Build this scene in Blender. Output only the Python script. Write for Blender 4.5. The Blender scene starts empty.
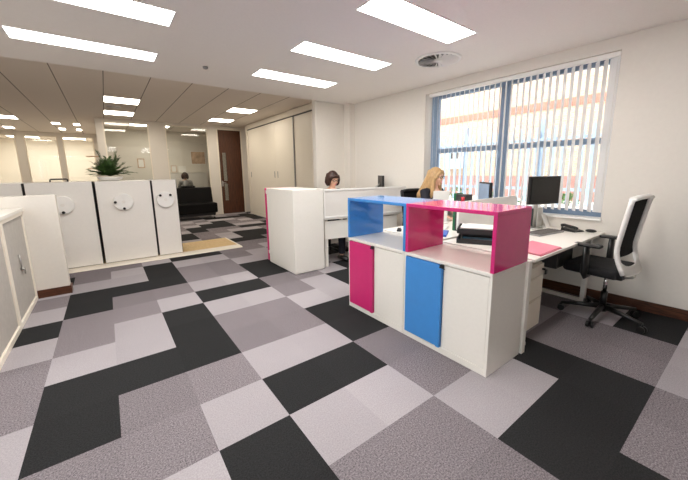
import bpy, bmesh, math, random
from math import sin, cos, pi, radians, tan
from mathutils import Vector, Matrix

C = bpy.context.scene.collection
random.seed(7)

# ------------------------------------------------------------------ materials
def lin(c):
    c = c / 255.0
    return c / 12.92 if c <= 0.04045 else ((c + 0.055) / 1.055) ** 2.4

def rgb(r, g, b):
    return (lin(r), lin(g), lin(b), 1.0)

def new_mat(name):
    m = bpy.data.materials.new(name)
    m.use_nodes = True
    nt = m.node_tree
    return m, nt, nt.nodes['Principled BSDF']

def mat(name, col, rough=0.5, metal=0.0, var=0.04, scale=18.0, bump=0.0, spec=0.5, stretch=None):
    m, nt, p = new_mat(name)
    N = nt.nodes.new; L = nt.links.new
    tc = N('ShaderNodeTexCoord'); mp = N('ShaderNodeMapping')
    L(tc.outputs['Object'], mp.inputs['Vector'])
    if stretch: mp.inputs['Scale'].default_value = stretch
    nz = N('ShaderNodeTexNoise'); nz.inputs['Scale'].default_value = scale
    nz.inputs['Detail'].default_value = 3
    L(mp.outputs['Vector'], nz.inputs['Vector'])
    rp = N('ShaderNodeValToRGB')
    c = rgb(*col)
    rp.color_ramp.elements[0].position = 0.3; rp.color_ramp.elements[1].position = 0.7
    rp.color_ramp.elements[0].color = tuple(max(0, x * (1 - var)) for x in c[:3]) + (1,)
    rp.color_ramp.elements[1].color = tuple(min(1, x * (1 + var)) for x in c[:3]) + (1,)
    L(nz.outputs['Fac'], rp.inputs['Fac']); L(rp.outputs['Color'], p.inputs['Base Color'])
    p.inputs['Roughness'].default_value = rough
    p.inputs['Metallic'].default_value = metal
    p.inputs['Specular IOR Level'].default_value = spec
    if bump:
        b = N('ShaderNodeBump'); b.inputs['Strength'].default_value = bump; b.inputs['Distance'].default_value = 0.01
        L(nz.outputs['Fac'], b.inputs['Height']); L(b.outputs['Normal'], p.inputs['Normal'])
    return m

def carpet(name, col, var):
    m, nt, p = new_mat(name)
    N = nt.nodes.new; L = nt.links.new
    tc = N('ShaderNodeTexCoord')
    n1 = N('ShaderNodeTexNoise'); n1.inputs['Scale'].default_value = 125; n1.inputs['Detail'].default_value = 6; n1.inputs['Roughness'].default_value = .85
    n2 = N('ShaderNodeTexNoise'); n2.inputs['Scale'].default_value = 3; n2.inputs['Detail'].default_value = 2
    L(tc.outputs['Object'], n1.inputs['Vector']); L(tc.outputs['Object'], n2.inputs['Vector'])
    rp = N('ShaderNodeValToRGB'); c = rgb(*col)
    rp.color_ramp.elements[0].position = 0.40; rp.color_ramp.elements[1].position = 0.60
    rp.color_ramp.elements[0].color = tuple(x * (1 - var) for x in c[:3]) + (1,)
    rp.color_ramp.elements[1].color = tuple(min(1, x * (1 + var)) for x in c[:3]) + (1,)
    L(n1.outputs['Fac'], rp.inputs['Fac'])
    mx = N('ShaderNodeMix'); mx.data_type = 'RGBA'; mx.blend_type = 'MULTIPLY'; mx.inputs[0].default_value = 0.10
    L(rp.outputs['Color'], mx.inputs[6]); L(n2.outputs['Fac'], mx.inputs[7])
    # every tile is laid with its own pile direction: a slight tone of its own
    mp = N('ShaderNodeMapping'); mp.vector_type = 'TEXTURE'
    mp.inputs['Location'].default_value = (0.312, 0.285, -0.5); mp.inputs['Scale'].default_value = (0.3985, 0.4105, 5.0)
    fl = N('ShaderNodeVectorMath'); fl.operation = 'FLOOR'; wn = N('ShaderNodeTexWhiteNoise'); wn.noise_dimensions = '2D'
    mr = N('ShaderNodeMapRange'); mr.inputs['To Min'].default_value = .90; mr.inputs['To Max'].default_value = 1.06
    L(tc.outputs['Object'], mp.inputs['Vector']); L(mp.outputs[0], fl.inputs[0]); L(fl.outputs[0], wn.inputs['Vector']); L(wn.outputs['Value'], mr.inputs['Value'])
    tn = N('ShaderNodeMix'); tn.data_type = 'RGBA'; tn.blend_type = 'MULTIPLY'; tn.inputs[0].default_value = 1.0
    L(mx.outputs[2], tn.inputs[6]); L(mr.outputs[0], tn.inputs[7])
    L(tn.outputs[2], p.inputs['Base Color'])
    p.inputs['Roughness'].default_value = 0.95; p.inputs['Specular IOR Level'].default_value = 0.1
    b = N('ShaderNodeBump'); b.inputs['Strength'].default_value = 0.06; b.inputs['Distance'].default_value = 0.004
    L(n1.outputs['Fac'], b.inputs['Height']); L(b.outputs['Normal'], p.inputs['Normal'])
    return m

def wood(name, c1, c2, stretch, rough=0.4):
    m, nt, p = new_mat(name)
    N = nt.nodes.new; L = nt.links.new
    tc = N('ShaderNodeTexCoord'); mp = N('ShaderNodeMapping'); mp.inputs['Scale'].default_value = stretch
    nz = N('ShaderNodeTexNoise'); nz.inputs['Scale'].default_value = 6; nz.inputs['Detail'].default_value = 6
    nz.inputs['Distortion'].default_value = 0.6
    L(tc.outputs['Object'], mp.inputs['Vector']); L(mp.outputs['Vector'], nz.inputs['Vector'])
    rp = N('ShaderNodeValToRGB')
    rp.color_ramp.elements[0].position = 0.35; rp.color_ramp.elements[1].position = 0.68
    rp.color_ramp.elements[0].color = rgb(*c1); rp.color_ramp.elements[1].color = rgb(*c2)
    L(nz.outputs['Fac'], rp.inputs['Fac']); L(rp.outputs['Color'], p.inputs['Base Color'])
    p.inputs['Roughness'].default_value = rough
    return m

def emit(name, col, strength):
    m = bpy.data.materials.new(name); m.use_nodes = True
    nt = m.node_tree; nt.nodes.clear()
    e = nt.nodes.new('ShaderNodeEmission'); o = nt.nodes.new('ShaderNodeOutputMaterial')
    e.inputs['Color'].default_value = rgb(*col); e.inputs['Strength'].default_value = strength
    nt.links.new(e.outputs[0], o.inputs[0])
    return m

def glass(name, tint=(245, 250, 250), rough=0.0, refl=1.0):
    m = bpy.data.materials.new(name); m.use_nodes = True
    nt = m.node_tree; nt.nodes.clear(); N = nt.nodes.new; L = nt.links.new
    t = N('ShaderNodeBsdfTransparent'); t.inputs['Color'].default_value = rgb(*tint)
    g = N('ShaderNodeBsdfGlossy'); g.inputs['Roughness'].default_value = rough
    f = N('ShaderNodeFresnel'); f.inputs['IOR'].default_value = 1.45
    mu = N('ShaderNodeMath'); mu.operation = 'MULTIPLY'; mu.inputs[1].default_value = refl; mu.use_clamp = True
    mx = N('ShaderNodeMixShader'); o = N('ShaderNodeOutputMaterial')
    L(f.outputs[0], mu.inputs[0]); L(mu.outputs[0], mx.inputs[0])
    L(t.outputs[0], mx.inputs[1]); L(g.outputs[0], mx.inputs[2]); L(mx.outputs[0], o.inputs[0])
    return m

def translucent(name, col, amount=0.4, transp=0.0):
    m = bpy.data.materials.new(name); m.use_nodes = True
    nt = m.node_tree; nt.nodes.clear(); N = nt.nodes.new; L = nt.links.new
    d = N('ShaderNodeBsdfDiffuse'); t = N('ShaderNodeBsdfTranslucent'); mx = N('ShaderNodeMixShader'); o = N('ShaderNodeOutputMaterial')
    nz = N('ShaderNodeTexNoise'); nz.inputs['Scale'].default_value = 40
    rp = N('ShaderNodeValToRGB'); c = rgb(*col)
    rp.color_ramp.elements[0].color = tuple(x * .96 for x in c[:3]) + (1,); rp.color_ramp.elements[1].color = c
    L(nz.outputs['Fac'], rp.inputs['Fac']); L(rp.outputs[0], d.inputs['Color']); L(rp.outputs[0], t.inputs['Color'])
    mx.inputs[0].default_value = amount
    L(d.outputs[0], mx.inputs[1]); L(t.outputs[0], mx.inputs[2])
    last = mx
    if transp:
        tr = N('ShaderNodeBsdfTransparent'); m2 = N('ShaderNodeMixShader'); m2.inputs[0].default_value = transp
        L(mx.outputs[0], m2.inputs[1]); L(tr.outputs[0], m2.inputs[2]); last = m2
    L(last.outputs[0], o.inputs[0])
    return m

def brick_mat(name):
    m, nt, p = new_mat(name)
    N = nt.nodes.new; L = nt.links.new
    tc = N('ShaderNodeTexCoord'); mp = N('ShaderNodeMapping')
    mp.inputs['Rotation'].default_value = (0, radians(90), 0)
    sep = N('ShaderNodeSeparateXYZ'); comb = N('ShaderNodeCombineXYZ')
    L(tc.outputs['Object'], sep.inputs[0]); L(sep.outputs['Y'], comb.inputs['X']); L(sep.outputs['Z'], comb.inputs['Y'])
    b = N('ShaderNodeTexBrick'); b.inputs['Scale'].default_value = 4.4
    b.inputs['Color1'].default_value = rgb(192, 168, 142); b.inputs['Color2'].default_value = rgb(182, 152, 126)
    b.inputs['Mortar'].default_value = rgb(196, 184, 170); b.inputs['Mortar Size'].default_value = 0.02
    L(comb.outputs[0], b.inputs['Vector'])
    L(b.outputs['Color'], p.inputs['Base Color']); p.inputs['Roughness'].default_value = 0.9
    return m

M = {}
M['wall'] = mat('wall_paint', (230, 224, 215), 0.7, var=0.012, scale=30, bump=0.03)
M['ceil'] = mat('ceiling_plaster', (244, 239, 234), 0.85, var=0.015, scale=60, bump=0.04)
M['plank'] = mat('ceiling_tile', (238, 229, 218), 0.75, var=0.03, scale=120, bump=0.05)
M['seam'] = mat('ceiling_seam', (128, 116, 104), 0.8)
M['walnut'] = wood('walnut_skirting', (52, 27, 15), (104, 60, 36), (1.5, 1.5, 22))
M['doorwood'] = wood('walnut_door_veneer', (62, 34, 20), (100, 58, 36), (16, 16, 0.6))
M['ply'] = wood('plywood_deck', (205, 172, 118), (226, 196, 146), (14, 1, 1), 0.6)
M['white'] = mat('white_melamine', (242, 238, 230), 0.35, var=0.012, scale=40)
M['cream'] = mat('cream_metal', (243, 235, 220), 0.4, var=0.012, scale=30)
M['offwhite'] = mat('shelving_white', (241, 237, 231), 0.35, var=0.012, scale=30)
M['edge'] = mat('worktop_edge', (214, 208, 198), 0.5)
M['grey'] = mat('grey_metal', (150, 148, 146), 0.45)
M['steel'] = mat('satin_steel', (190, 188, 184), 0.3, metal=0.9)
M['chrome'] = mat('chrome', (215, 215, 215), 0.12, metal=1.0)
M['blue'] = mat('blue_gloss', (66, 142, 216), 0.1, var=0.02, spec=0.6)
M['mag'] = mat('magenta_gloss', (214, 48, 124), 0.1, var=0.02, spec=0.6)
M['bluem'] = mat('blue_satin', (66, 142, 215), 0.38, var=0.02)
M['magm'] = mat('magenta_satin', (210, 44, 116), 0.38, var=0.02)
M['black'] = mat('black_plastic', (24, 23, 23), 0.4, var=0.1)
M['blackfab'] = mat('black_fabric', (25, 24, 26), 0.9, var=0.25, scale=220, bump=0.2)
M['blackmesh'] = mat('black_mesh', (22, 20, 20), 0.85, var=0.3, scale=300, bump=0.3)
M['leather'] = mat('black_leather', (13, 11, 11), 0.6, var=0.12, scale=60, bump=0.1, spec=0.15)
M['screen'] = mat('monitor_screen', (22, 21, 20), 0.25, var=0.02)
M['screenrefl'] = mat('screen_painted_reflection', (150, 172, 200), 0.2, var=0.05)  # pale blue is a reflection put into the screen colour
M['dark'] = mat('dark_grey', (58, 57, 57), 0.5)
M['keyb'] = mat('grey_keys', (104, 100, 98), 0.6, var=0.25, scale=160)
M['paper'] = mat('paper', (240, 238, 234), 0.8, var=0.01)
M['pink'] = mat('pink_card', (236, 140, 160), 0.6)
M['red'] = mat('red_card', (196, 40, 52), 0.5)
M['green'] = mat('green_card', (28, 98, 62), 0.5)
M['bluecard'] = mat('blue_card', (42, 92, 186), 0.5)
M['tealcard'] = mat('teal_card', (52, 132, 176), 0.5)
M['frame'] = mat('window_frame_blue_grey', (130, 152, 178), 0.4)
M['blind'] = translucent('blind_fabric', (252, 252, 252), 0.72)
M['frost'] = translucent('frosted_acrylic', (250, 247, 243), 0.3, 0.12)
M['glass'] = glass('window_glass', (250, 252, 252))
M['pglass'] = glass('partition_glass', (226, 230, 228), 0.0, 2.4)
M['brick'] = brick_mat('buff_brick')
M['redbrick'] = mat('red_brick_band', (188, 116, 100), 0.9, var=0.12, scale=8)
M['lowbrick'] = mat('faded_brick_plinth', (160, 118, 110), 0.9, var=0.12, scale=8)
M['galv'] = mat('galvanised_steel', (140, 160, 182), 0.5)
M['concrete'] = mat('pale_concrete', (222, 220, 214), 0.9, var=0.06, scale=4)
M['leaf'] = mat('palm_leaf', (68, 98, 48), 0.5, var=0.5, scale=12)
M['shrub'] = mat('shrub_leaf', (74, 120, 62), 0.7, var=0.4, scale=14)
M['tambour'] = mat('grey_tambour', (186, 181, 174), 0.5, var=0.05)
M['darkgap'] = mat('dark_steel', (38, 34, 34), 0.6)
M['skin'] = mat('skin', (232, 184, 158), 0.55, var=0.05, scale=9)
M['brownhair'] = mat('dark_brown_hair', (52, 26, 17), 0.5, var=0.4, scale=60, stretch=(3, 3, 0.4))
M['blondehair'] = mat('blonde_hair', (186, 150, 104), 0.45, var=0.28, scale=60, stretch=(3, 3, 0.3))
M['navy'] = mat('dark_clothes', (30, 30, 40), 0.85)
M['greytop'] = mat('grey_clothes', (150, 148, 146), 0.85)
M['lamp'] = emit('light_diffuser', (255, 252, 247), 9.0)
M['lampfar'] = emit('light_diffuser_far', (255, 244, 226), 9.0)
M['lampin'] = emit('light_diffuser_office', (255, 244, 226), 6.0)
M['carpD'] = carpet('carpet_charcoal', (46, 46, 47), 0.35)
M['carpG'] = carpet('carpet_grey', (130, 123, 127), 0.62)
M['carpL'] = carpet('carpet_pale_lilac', (171, 165, 169), 0.16)
M['white2'] = mat('white_plastic', (246, 244, 240), 0.3, var=0.01)
M['bluegrey'] = mat('blue_grey_cable', (150, 150, 150), 0.6)
M['art'] = mat('abstract_print', (206, 176, 150), 0.7, var=0.35, scale=5)

# ------------------------------------------------------------------ mesh builder
class MB:
    def __init__(s):
        s.bm = bmesh.new(); s.mats = []
    def mi(s, m):
        if m is None: return 0
        if m not in s.mats: s.mats.append(m)
        return s.mats.index(m)
    def poly(s, pts, m=None):
        f = s.bm.faces.new([s.bm.verts.new(p) for p in pts]); f.material_index = s.mi(m); return s
    def hexa(s, b, t, m=None, bev=0.0, seg=2):
        """solid from bottom ring b and top ring t (counter-clockwise seen from above)"""
        n = len(b); k = s.mi(m)
        vb = [s.bm.verts.new(p) for p in b]; vt = [s.bm.verts.new(p) for p in t]
        fs = [s.bm.faces.new(vb[::-1]), s.bm.faces.new(vt)]
        for i in range(n):
            fs.append(s.bm.faces.new([vb[i], vb[(i + 1) % n], vt[(i + 1) % n], vt[i]]))
        for f in fs: f.material_index = k
        if bev:
            es = list({e for f in fs for e in f.edges})
            r = bmesh.ops.bevel(s.bm, geom=es, offset=bev, segments=seg, profile=0.5, affect='EDGES', material=-1)
            for f in r['faces']: f.material_index = k
        return s
    def box(s, x0, x1, y0, y1, z0, z1, m=None, bev=0.0, seg=2):
        x0, x1 = min(x0, x1), max(x0, x1); y0, y1 = min(y0, y1), max(y0, y1); z0, z1 = min(z0, z1), max(z0, z1)
        b = [(x0, y0, z0), (x1, y0, z0), (x1, y1, z0), (x0, y1, z0)]
        return s.hexa(b, [(p[0], p[1], z1) for p in b], m, bev, seg)
    def obox(s, c, ax, ay, az, hx, hy, hz, m=None, bev=0.0, seg=2):
        c = Vector(c); ax = Vector(ax).normalized() * hx; ay = Vector(ay).normalized() * hy; az = Vector(az).normalized() * hz
        b = [c - ax - ay - az, c + ax - ay - az, c + ax + ay - az, c - ax + ay - az]
        return s.hexa(b, [p + 2 * az for p in b], m, bev, seg)
    def prism(s, pts, z0, z1, m=None, bev=0.0):
        return s.hexa([(x, y, z0) for x, y in pts], [(x, y, z1) for x, y in pts], m, bev)
    def tube(s, pts, rad, n=12, m=None, cap=True, flat=None):
        """tapered tube through pts; flat=(a,b) squashes the section"""
        k = s.mi(m); pts = [Vector(p) for p in pts]
        if not hasattr(rad, '__len__'): rad = [rad] * len(pts)
        rings = []; up = None
        for i, p in enumerate(pts):
            d = (pts[min(i + 1, len(pts) - 1)] - pts[max(i - 1, 0)]).normalized()
            if up is None:
                up = Vector((0, 0, 1)) if abs(d.z) < 0.9 else Vector((1, 0, 0))
            u = (up - d * up.dot(d)).normalized(); v = d.cross(u); up = u
            fa, fb = flat if flat else (1, 1)
            rings.append([s.bm.verts.new(p + rad[i] * (u * cos(2 * pi * j / n) * fa + v * sin(2 * pi * j / n) * fb)) for j in range(n)])
        for a, b in zip(rings, rings[1:]):
            for j in range(n):
                f = s.bm.faces.new([a[j], a[(j + 1) % n], b[(j + 1) % n], b[j]]); f.material_index = k; f.smooth = True
        if cap:
            s.bm.faces.new(rings[0][::-1]).material_index = k; s.bm.faces.new(rings[-1]).material_index = k
        return s
    def cyl(s, c, r, z0, z1, n=24, m=None, r2=None):
        return s.tube([(c[0], c[1], z0), (c[0], c[1], z1)], [r, r if r2 is None else r2], n, m)
    def ball(s, c, rx, ry=None, rz=None, m=None, seg=20, ring=14, fn=None):
        ry = ry or rx; rz = rz or rx; k = s.mi(m)
        r = bmesh.ops.create_uvsphere(s.bm, u_segments=seg, v_segments=ring, radius=1.0)
        fs = set()
        for v in r['verts']:
            p = Vector((v.co.x * rx, v.co.y * ry, v.co.z * rz))
            if fn: p = fn(p)
            v.co = p + Vector(c)
            for f in v.link_faces: fs.add(f)
        for f in fs: f.material_index = k; f.smooth = True
        return s
    def lathe(s, prof, c, n=32, m=None):
        k = s.mi(m); rings = []
        for r, z in prof:
            rings.append([s.bm.verts.new((c[0] + r * cos(2 * pi * j / n), c[1] + r * sin(2 * pi * j / n), c[2] + z)) for j in range(n)])
        for a, b in zip(rings, rings[1:]):
            for j in range(n):
                f = s.bm.faces.new([a[j], a[(j + 1) % n], b[(j + 1) % n], b[j]]); f.material_index = k; f.smooth = True
        if prof[0][0] > 1e-4: s.bm.faces.new(rings[0][::-1]).material_index = k
        if prof[-1][0] > 1e-4: s.bm.faces.new(rings[-1]).material_index = k
        return s
    def rot_to(s, verts0, mtx):
        pass
    def build(s, name, material=None, parent=None, xf=None, inv=True):
        if xf is not None: bmesh.ops.transform(s.bm, matrix=xf, verts=s.bm.verts)
        if parent is not None and inv:
            bmesh.ops.transform(s.bm, matrix=world_of(parent).inverted(), verts=s.bm.verts)
        bmesh.ops.recalc_face_normals(s.bm, faces=s.bm.faces)
        me = bpy.data.meshes.new(name); s.bm.to_mesh(me); s.bm.free()
        if material is not None and not s.mats: me.materials.append(material)
        for m in s.mats: me.materials.append(m)
        o = bpy.data.objects.new(name, me); C.objects.link(o)
        if parent is not None: o.parent = parent
        return o

def world_of(o):
    m = Matrix.LocRotScale(o.location, o.rotation_euler, o.scale)
    while o.parent is not None:
        o = o.parent
        m = Matrix.LocRotScale(o.location, o.rotation_euler, o.scale) @ m
    return m

def thing(name, label, cat, loc=(0, 0, 0), rz=0.0, group=None):
    o = bpy.data.objects.new(name, None); C.objects.link(o)
    o.empty_display_size = 0.1
    o.location = loc; o.rotation_euler = (0, 0, rz)
    o['label'] = label; o['category'] = cat
    if group: o['group'] = group
    return o

def tag(o, label, cat, group=None, kind=None):
    o['label'] = label; o['category'] = cat
    if group: o['group'] = group
    if kind: o['kind'] = kind
    return o

def struct(o):
    o['kind'] = 'structure'; return o

def copy_tree(o, parent=None):
    c = o.copy(); C.objects.link(c); c.parent = parent
    for ch in [x for x in bpy.data.objects if x.parent == o]:
        copy_tree(ch, c)
    return c

def frame(loc, rz):
    return Matrix.Translation(Vector(loc)) @ Matrix.Rotation(rz, 4, 'Z')

# ------------------------------------------------------------------ setting
AL = -0.0546
def wx(y, d=0.0): return 4.166 + tan(AL) * y + d      # the window wall runs a little off square
H0, H1 = 2.645, 2.95                                   # low plaster ceiling, higher tiled ceiling
YS = 5.04                                              # step between the two ceilings
YF = 11.3                                              # far partition

# carpet tiles: D charcoal, G grey, L lilac; rows j (towards the far end), columns i
TX, TY, TS, TT = 0.312, 0.285, 0.3985, 0.4105
rows = {
 -1: {3:'D',4:'G',5:'G',6:'L',7:'L',8:'L',2:'G',1:'G'},
 0: {-2:'G',-1:'G',0:'L',1:'D',2:'G',3:'D',4:'D',5:'D',6:'G',7:'G',8:'D',9:'D'},
 1: {-2:'G',-1:'L',0:'D',1:'G',2:'G',3:'L',4:'L',5:'D',6:'G',7:'G',8:'L',9:'L'},
 2: {-3:'L',-2:'G',-1:'L',0:'D',1:'L',2:'L',3:'G',4:'G',5:'D',6:'L',7:'L',8:'G',9:'G'},
 3: {-3:'L',-2:'G',-1:'G',0:'L',1:'D',2:'D',3:'G',4:'G',5:'L',6:'G',7:'D',8:'D',9:'G'},
 4: {-3:'L',-2:'D',-1:'G',0:'G',1:'L',2:'L',3:'D',4:'D',5:'G',6:'L',7:'G',8:'L',9:'G'},
 5: {-3:'G',-2:'D',-1:'D',0:'D',1:'G',2:'G',3:'D',4:'D',5:'G',6:'D',7:'G',8:'D'},
 6: {-3:'G',-2:'L',-1:'L',0:'D',1:'G',2:'G',3:'L',4:'L',5:'D',6:'G',7:'L',8:'D'},
 7: {-3:'L',-2:'G',-1:'L',0:'D',1:'L',2:'L',3:'G',4:'L',5:'D',6:'D',7:'L',8:'G'},
 8: {-3:'D',-2:'G',-1:'G',0:'L',1:'D',2:'D',3:'G',4:'G',5:'L',6:'D',7:'D',8:'G'},
 9: {-3:'L',-2:'D',-1:'G',0:'G',1:'L',2:'L',3:'D',4:'D',5:'G',6:'L',7:'L',8:'D'},
 10: {-3:'G',-2:'D',-1:'D',0:'D',1:'G',2:'G',3:'D',4:'D',5:'L',6:'D',7:'D'},
 11: {-3:'L',-2:'L',-1:'L',0:'D',1:'G',2:'G',3:'L',4:'L',5:'G',6:'D'},
 12: {-3:'D',-2:'G',-1:'L',0:'D',1:'L',2:'L',3:'G',4:'L',5:'G',6:'L'},
 13: {-3:'G',-2:'G',-1:'G',0:'L',1:'D',2:'D',3:'G',4:'G',5:'L',6:'G'},
 14: {2:'L',3:'G',4:'G',5:'G',6:'L',7:'G'},
 15: {2:'G',3:'L',4:'D',5:'D',6:'G',7:'D'},
 16: {2:'L',3:'G',4:'L',5:'D',6:'D',7:'L'},
 17: {2:'D',3:'G',4:'L',5:'D',6:'D',7:'G'},
 18: {2:'D',3:'G',4:'G',5:'L',6:'L',7:'G'},
 19: {2:'L',3:'D',4:'G',5:'G',6:'D',7:'D'},
 20: {2:'G',3:'D',4:'D',5:'D',6:'L',7:'L'},
 21: {2:'G',3:'L',4:'D',5:'D',6:'G',7:'G'},
 22: {2:'G',3:'G',4:'L',5:'D',6:'G',7:'L'},
 23: {2:'D',3:'L',4:'G',5:'L',6:'L',7:'G'},
 24: {2:'G',3:'L',4:'L',5:'D',6:'D',7:'D'},
 25: {3:'G',4:'G',5:'L',6:'L',7:'G'},
}
mb = MB()
CM = {'D': M['carpD'], 'G': M['carpG'], 'L': M['carpL']}
rnd = random.Random(3)
for j in range(-9, 48):
    for i in range(-10, 14):
        x0, x1 = TX + TS * i, TX + TS * (i + 1); y0, y1 = TY + TT * j, TY + TT * (j + 1)
        a = rnd.choice('DGGLL')
        k = rows.get(j, {}).get(i, a)
        mb.poly([(x0, y0, 0), (x1, y0, 0), (x1, y1, 0), (x0, y1, 0)], CM[k])
bmesh.ops.remove_doubles(mb.bm, verts=mb.bm.verts, dist=1e-4)
# subfloor thickness
mb.box(-3.7, 6.0, -3.4, 20.0, -0.12, -0.01, M['dark'])
struct(mb.build('floor'))

struct(MB().prism([(-3.5, -3.3), (5.0, -3.3), (5.0, YS), (-3.5, YS)], H0, H1 + 0.12).build('ceiling', M['ceil']))
mb = MB()
mb.prism([(-3.5, YS), (5.0, YS), (5.0, 19.6), (-3.5, 19.6)], H1, H1 + 0.12, M['plank'])
for k in range(-8, 9):                                  # shadow gaps between the ceiling tiles
    x = 0.155 + 0.625 * k
    if -3.4 < x < 3.9: mb.box(x - 0.006, x + 0.006, YS, 19.5, H1 - 0.0015, H1 + 0.01, M['seam'])
struct(mb.build('ceiling_raised'))

# window wall (right) with its opening
WY0, WY1, WZ0, WZ1 = 1.03, 3.275, 0.86, 2.52
WT = 0.30
def wseg(mb, y0, y1, d0, d1, z0, z1, m=None, bev=0.0):
    b = [(wx(y0, d0), y0, z0), (wx(y0, d1), y0, z0), (wx(y1, d1), y1, z0), (wx(y1, d0), y1, z0)]
    return mb.hexa(b, [(p[0], p[1], z1) for p in b], m, bev)
mb = MB()
wseg(mb, -3.3, WY0, 0, WT, -0.1, 3.05); wseg(mb, WY1, 4.93, 0, WT, -0.1, 3.05)
wseg(mb, WY0, WY1, 0, WT, -0.1, WZ0); wseg(mb, WY0, WY1, 0, WT, WZ1, 3.05)
mb.box(3.14, 4.9, 5.05, 5.16, -0.1, 3.05)
mb.box(3.775, 4.2, 4.87, 5.05, -0.1, H0)
mb.box(4.66, 4.9, 5.16, 6.3, -0.1, 3.05)
struct(mb.build('wall_right', M['wall']))
mb = MB(); wseg(mb, -3.2, 4.92, -0.016, -0.001, 0.0, 0.105, None, 0.003)
struct(mb.build('baseboard_right', M['walnut']))
mb = MB(); mb.box(-3.7, -3.5, -3.3, -2.0, -0.1, 3.05); mb.box(-3.7, -3.5, 2.4, 19.6, -0.1, 3.05); mb.box(-3.7, -3.5, -2.0, 2.4, -0.1, .85); mb.box(-3.7, -3.5, -2.0, 2.4, 2.5, 3.05)
struct(mb.build('wall_left', M['wall']))
struct(MB().box(-3.7, 5.0, -3.5, -3.3, -0.1, 3.05).build('wall_rear', M['wall']))
fill_win = bpy.data.objects.new('window_7', None); C.objects.link(fill_win); struct(fill_win)  # unseen window added in the left wall to let in fill daylight
mb = MB()
for y in (-2.0, .17, 2.34): mb.box(-3.64, -3.56, y, y + .06, .85, 2.5)
for a, b in ((-1.94, .17), (.23, 2.34)):
    mb.box(-3.64, -3.56, a, b, .85, .91); mb.box(-3.64, -3.56, a, b, 2.44, 2.5)
mb.build('window_frame', M['frame'], fill_win)
for a, b in ((-1.94, .17), (.23, 2.34)):
    MB().poly([(-3.6, a, .91), (-3.6, b, .91), (-3.6, b, 2.44), (-3.6, a, 2.44)]).build('window_pane', M['glass'], fill_win)
struct(MB().box(-15, -3.75, -12, 14, -0.3, -0.05).build('ground_side_bounce', M['concrete']))  # unseen pale ground added to bounce daylight in through that side window
struct(MB().box(4.66, 4.9, 6.31, 14.8, -0.1, 3.05).build('wall_corridor', M['wall']))
# low wall beside the tambour cupboards
struct(MB().box(-3.5, -0.485, 4.9, 5.02, 0.0, 1.18, None, 0.004).build('wall_low', M['wall']))
mb = MB(); mb.box(-3.5, -0.470, 4.885, 4.899, 0, 0.095, None, 0.002); mb.box(-0.484, -0.470, 4.9, 5.02, 0, 0.095, None, 0.002)
struct(mb.build('baseboard_low_wall', M['walnut']))

# window frame, panes, sill
fr = bpy.data.objects.new('window_1', None); C.objects.link(fr); struct(fr)
FD0, FD1 = 0.16, 0.22
def wpart(name, segs, m):
    mb = MB()
    for (a, b, c, d) in segs: wseg(mb, a, b, FD0, FD1, c, d, None, 0.003)
    o = mb.build(name, m, fr); return o
wpart('window_frame', [(WY0, WY0 + 0.045, WZ0, WZ1), (WY1 - 0.115, WY1, WZ0, WZ1), (WY0 + .045, WY1 - .115, WZ0, WZ0 + 0.085), (WY0 + .045, WY1 - .115, WZ1 - 0.07, WZ1)], M['frame'])
wpart('window_mullion', [(2.125, 2.235, WZ0 + .085, WZ1 - .07)], M['frame'])
wpart('window_transom', [(WY0 + .045, 2.125, 1.655, 1.72)], M['frame'])
wpart('window_transom', [(2.235, WY1 - .115, 1.655, 1.72)], M['frame'])
for (a, b) in ((WY0 + .045, 2.125), (2.235, WY1 - .115)):
    for (c, d) in ((WZ0 + .085, 1.655), (1.72, WZ1 - .07)):
        mb = MB(); mb.poly([(wx(a, .19), a, c), (wx(b, .19), b, c), (wx(b, .19), b, d), (wx(a, .19), a, d)])
        mb.build('window_pane', M['glass'], fr)
mb = MB(); wseg(mb, WY0 - 0.01, WY1 - 0.002, -0.035, 0.16, WZ0 - 0.004, WZ0 + 0.016, None, 0.004)
mb.build('window_sill', M['white2'], fr)

# far partition: posts, header, glass
mb = MB()
mb.box(-0.06, 0.10, YF, YF + 0.12, 0, H1)
mb.box(1.20, 1.62, YF, YF + 0.12, 0, H1)
mb.box(2.86, 3.13, YF, YF + 0.12, 0, H1)
mb.box(3.97, 4.66, YF, YF + 0.12, 0, H1)
mb.box(0.10, 1.20, YF, YF + 0.12, 2.88, H1); mb.box(1.62, 2.86, YF, YF + 0.12, 2.88, H1); mb.box(3.13, 3.97, YF, YF + .12, 2.87, H1)
mb.box(0.10, 1.20, YF, YF + 0.12, 0, 0.1); mb.box(1.62, 2.86, YF, YF + 0.12, 0, 0.1)
mb.box(-0.06, 0.06, YF + .12, 19.4, 0, H1)
struct(mb.build('wall_far', M['wall']))
def glazing(n, x0, x1, y, z0, z1, posts):
    w = bpy.data.objects.new('window_%d' % n, None); C.objects.link(w); struct(w)
    mb = MB()
    mb.box(x0, x0 + .035, y + .02, y + .07, z0, z1); mb.box(x1 - .035, x1, y + .02, y + .07, z0, z1)
    mb.box(x0 + .035, x1 - .035, y + .02, y + .07, z0, z0 + .035); mb.box(x0 + .035, x1 - .035, y + .02, y + .07, z1 - .035, z1)
    mb.build('window_frame', M['cream'], w)
    MB().poly([(x0 + .035, y + .045, z0 + .035), (x1 - .035, y + .045, z0 + .035), (x1 - .035, y + .045, z1 - .035), (x0 + .035, y + .045, z1 - .035)]).build('window_pane', M['pglass'], w)
glazing(2, 0.10, 1.20, YF, 0.1, 2.88, 0)
glazing(3, 1.62, 2.86, YF, 0.1, 2.88, 0)
# rooms behind the far partition
mb = MB(); mb.box(0.06, 4.66, 13.6, 13.75, 0, H1)
struct(mb.build('wall_meeting_room', M['wall']))
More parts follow.
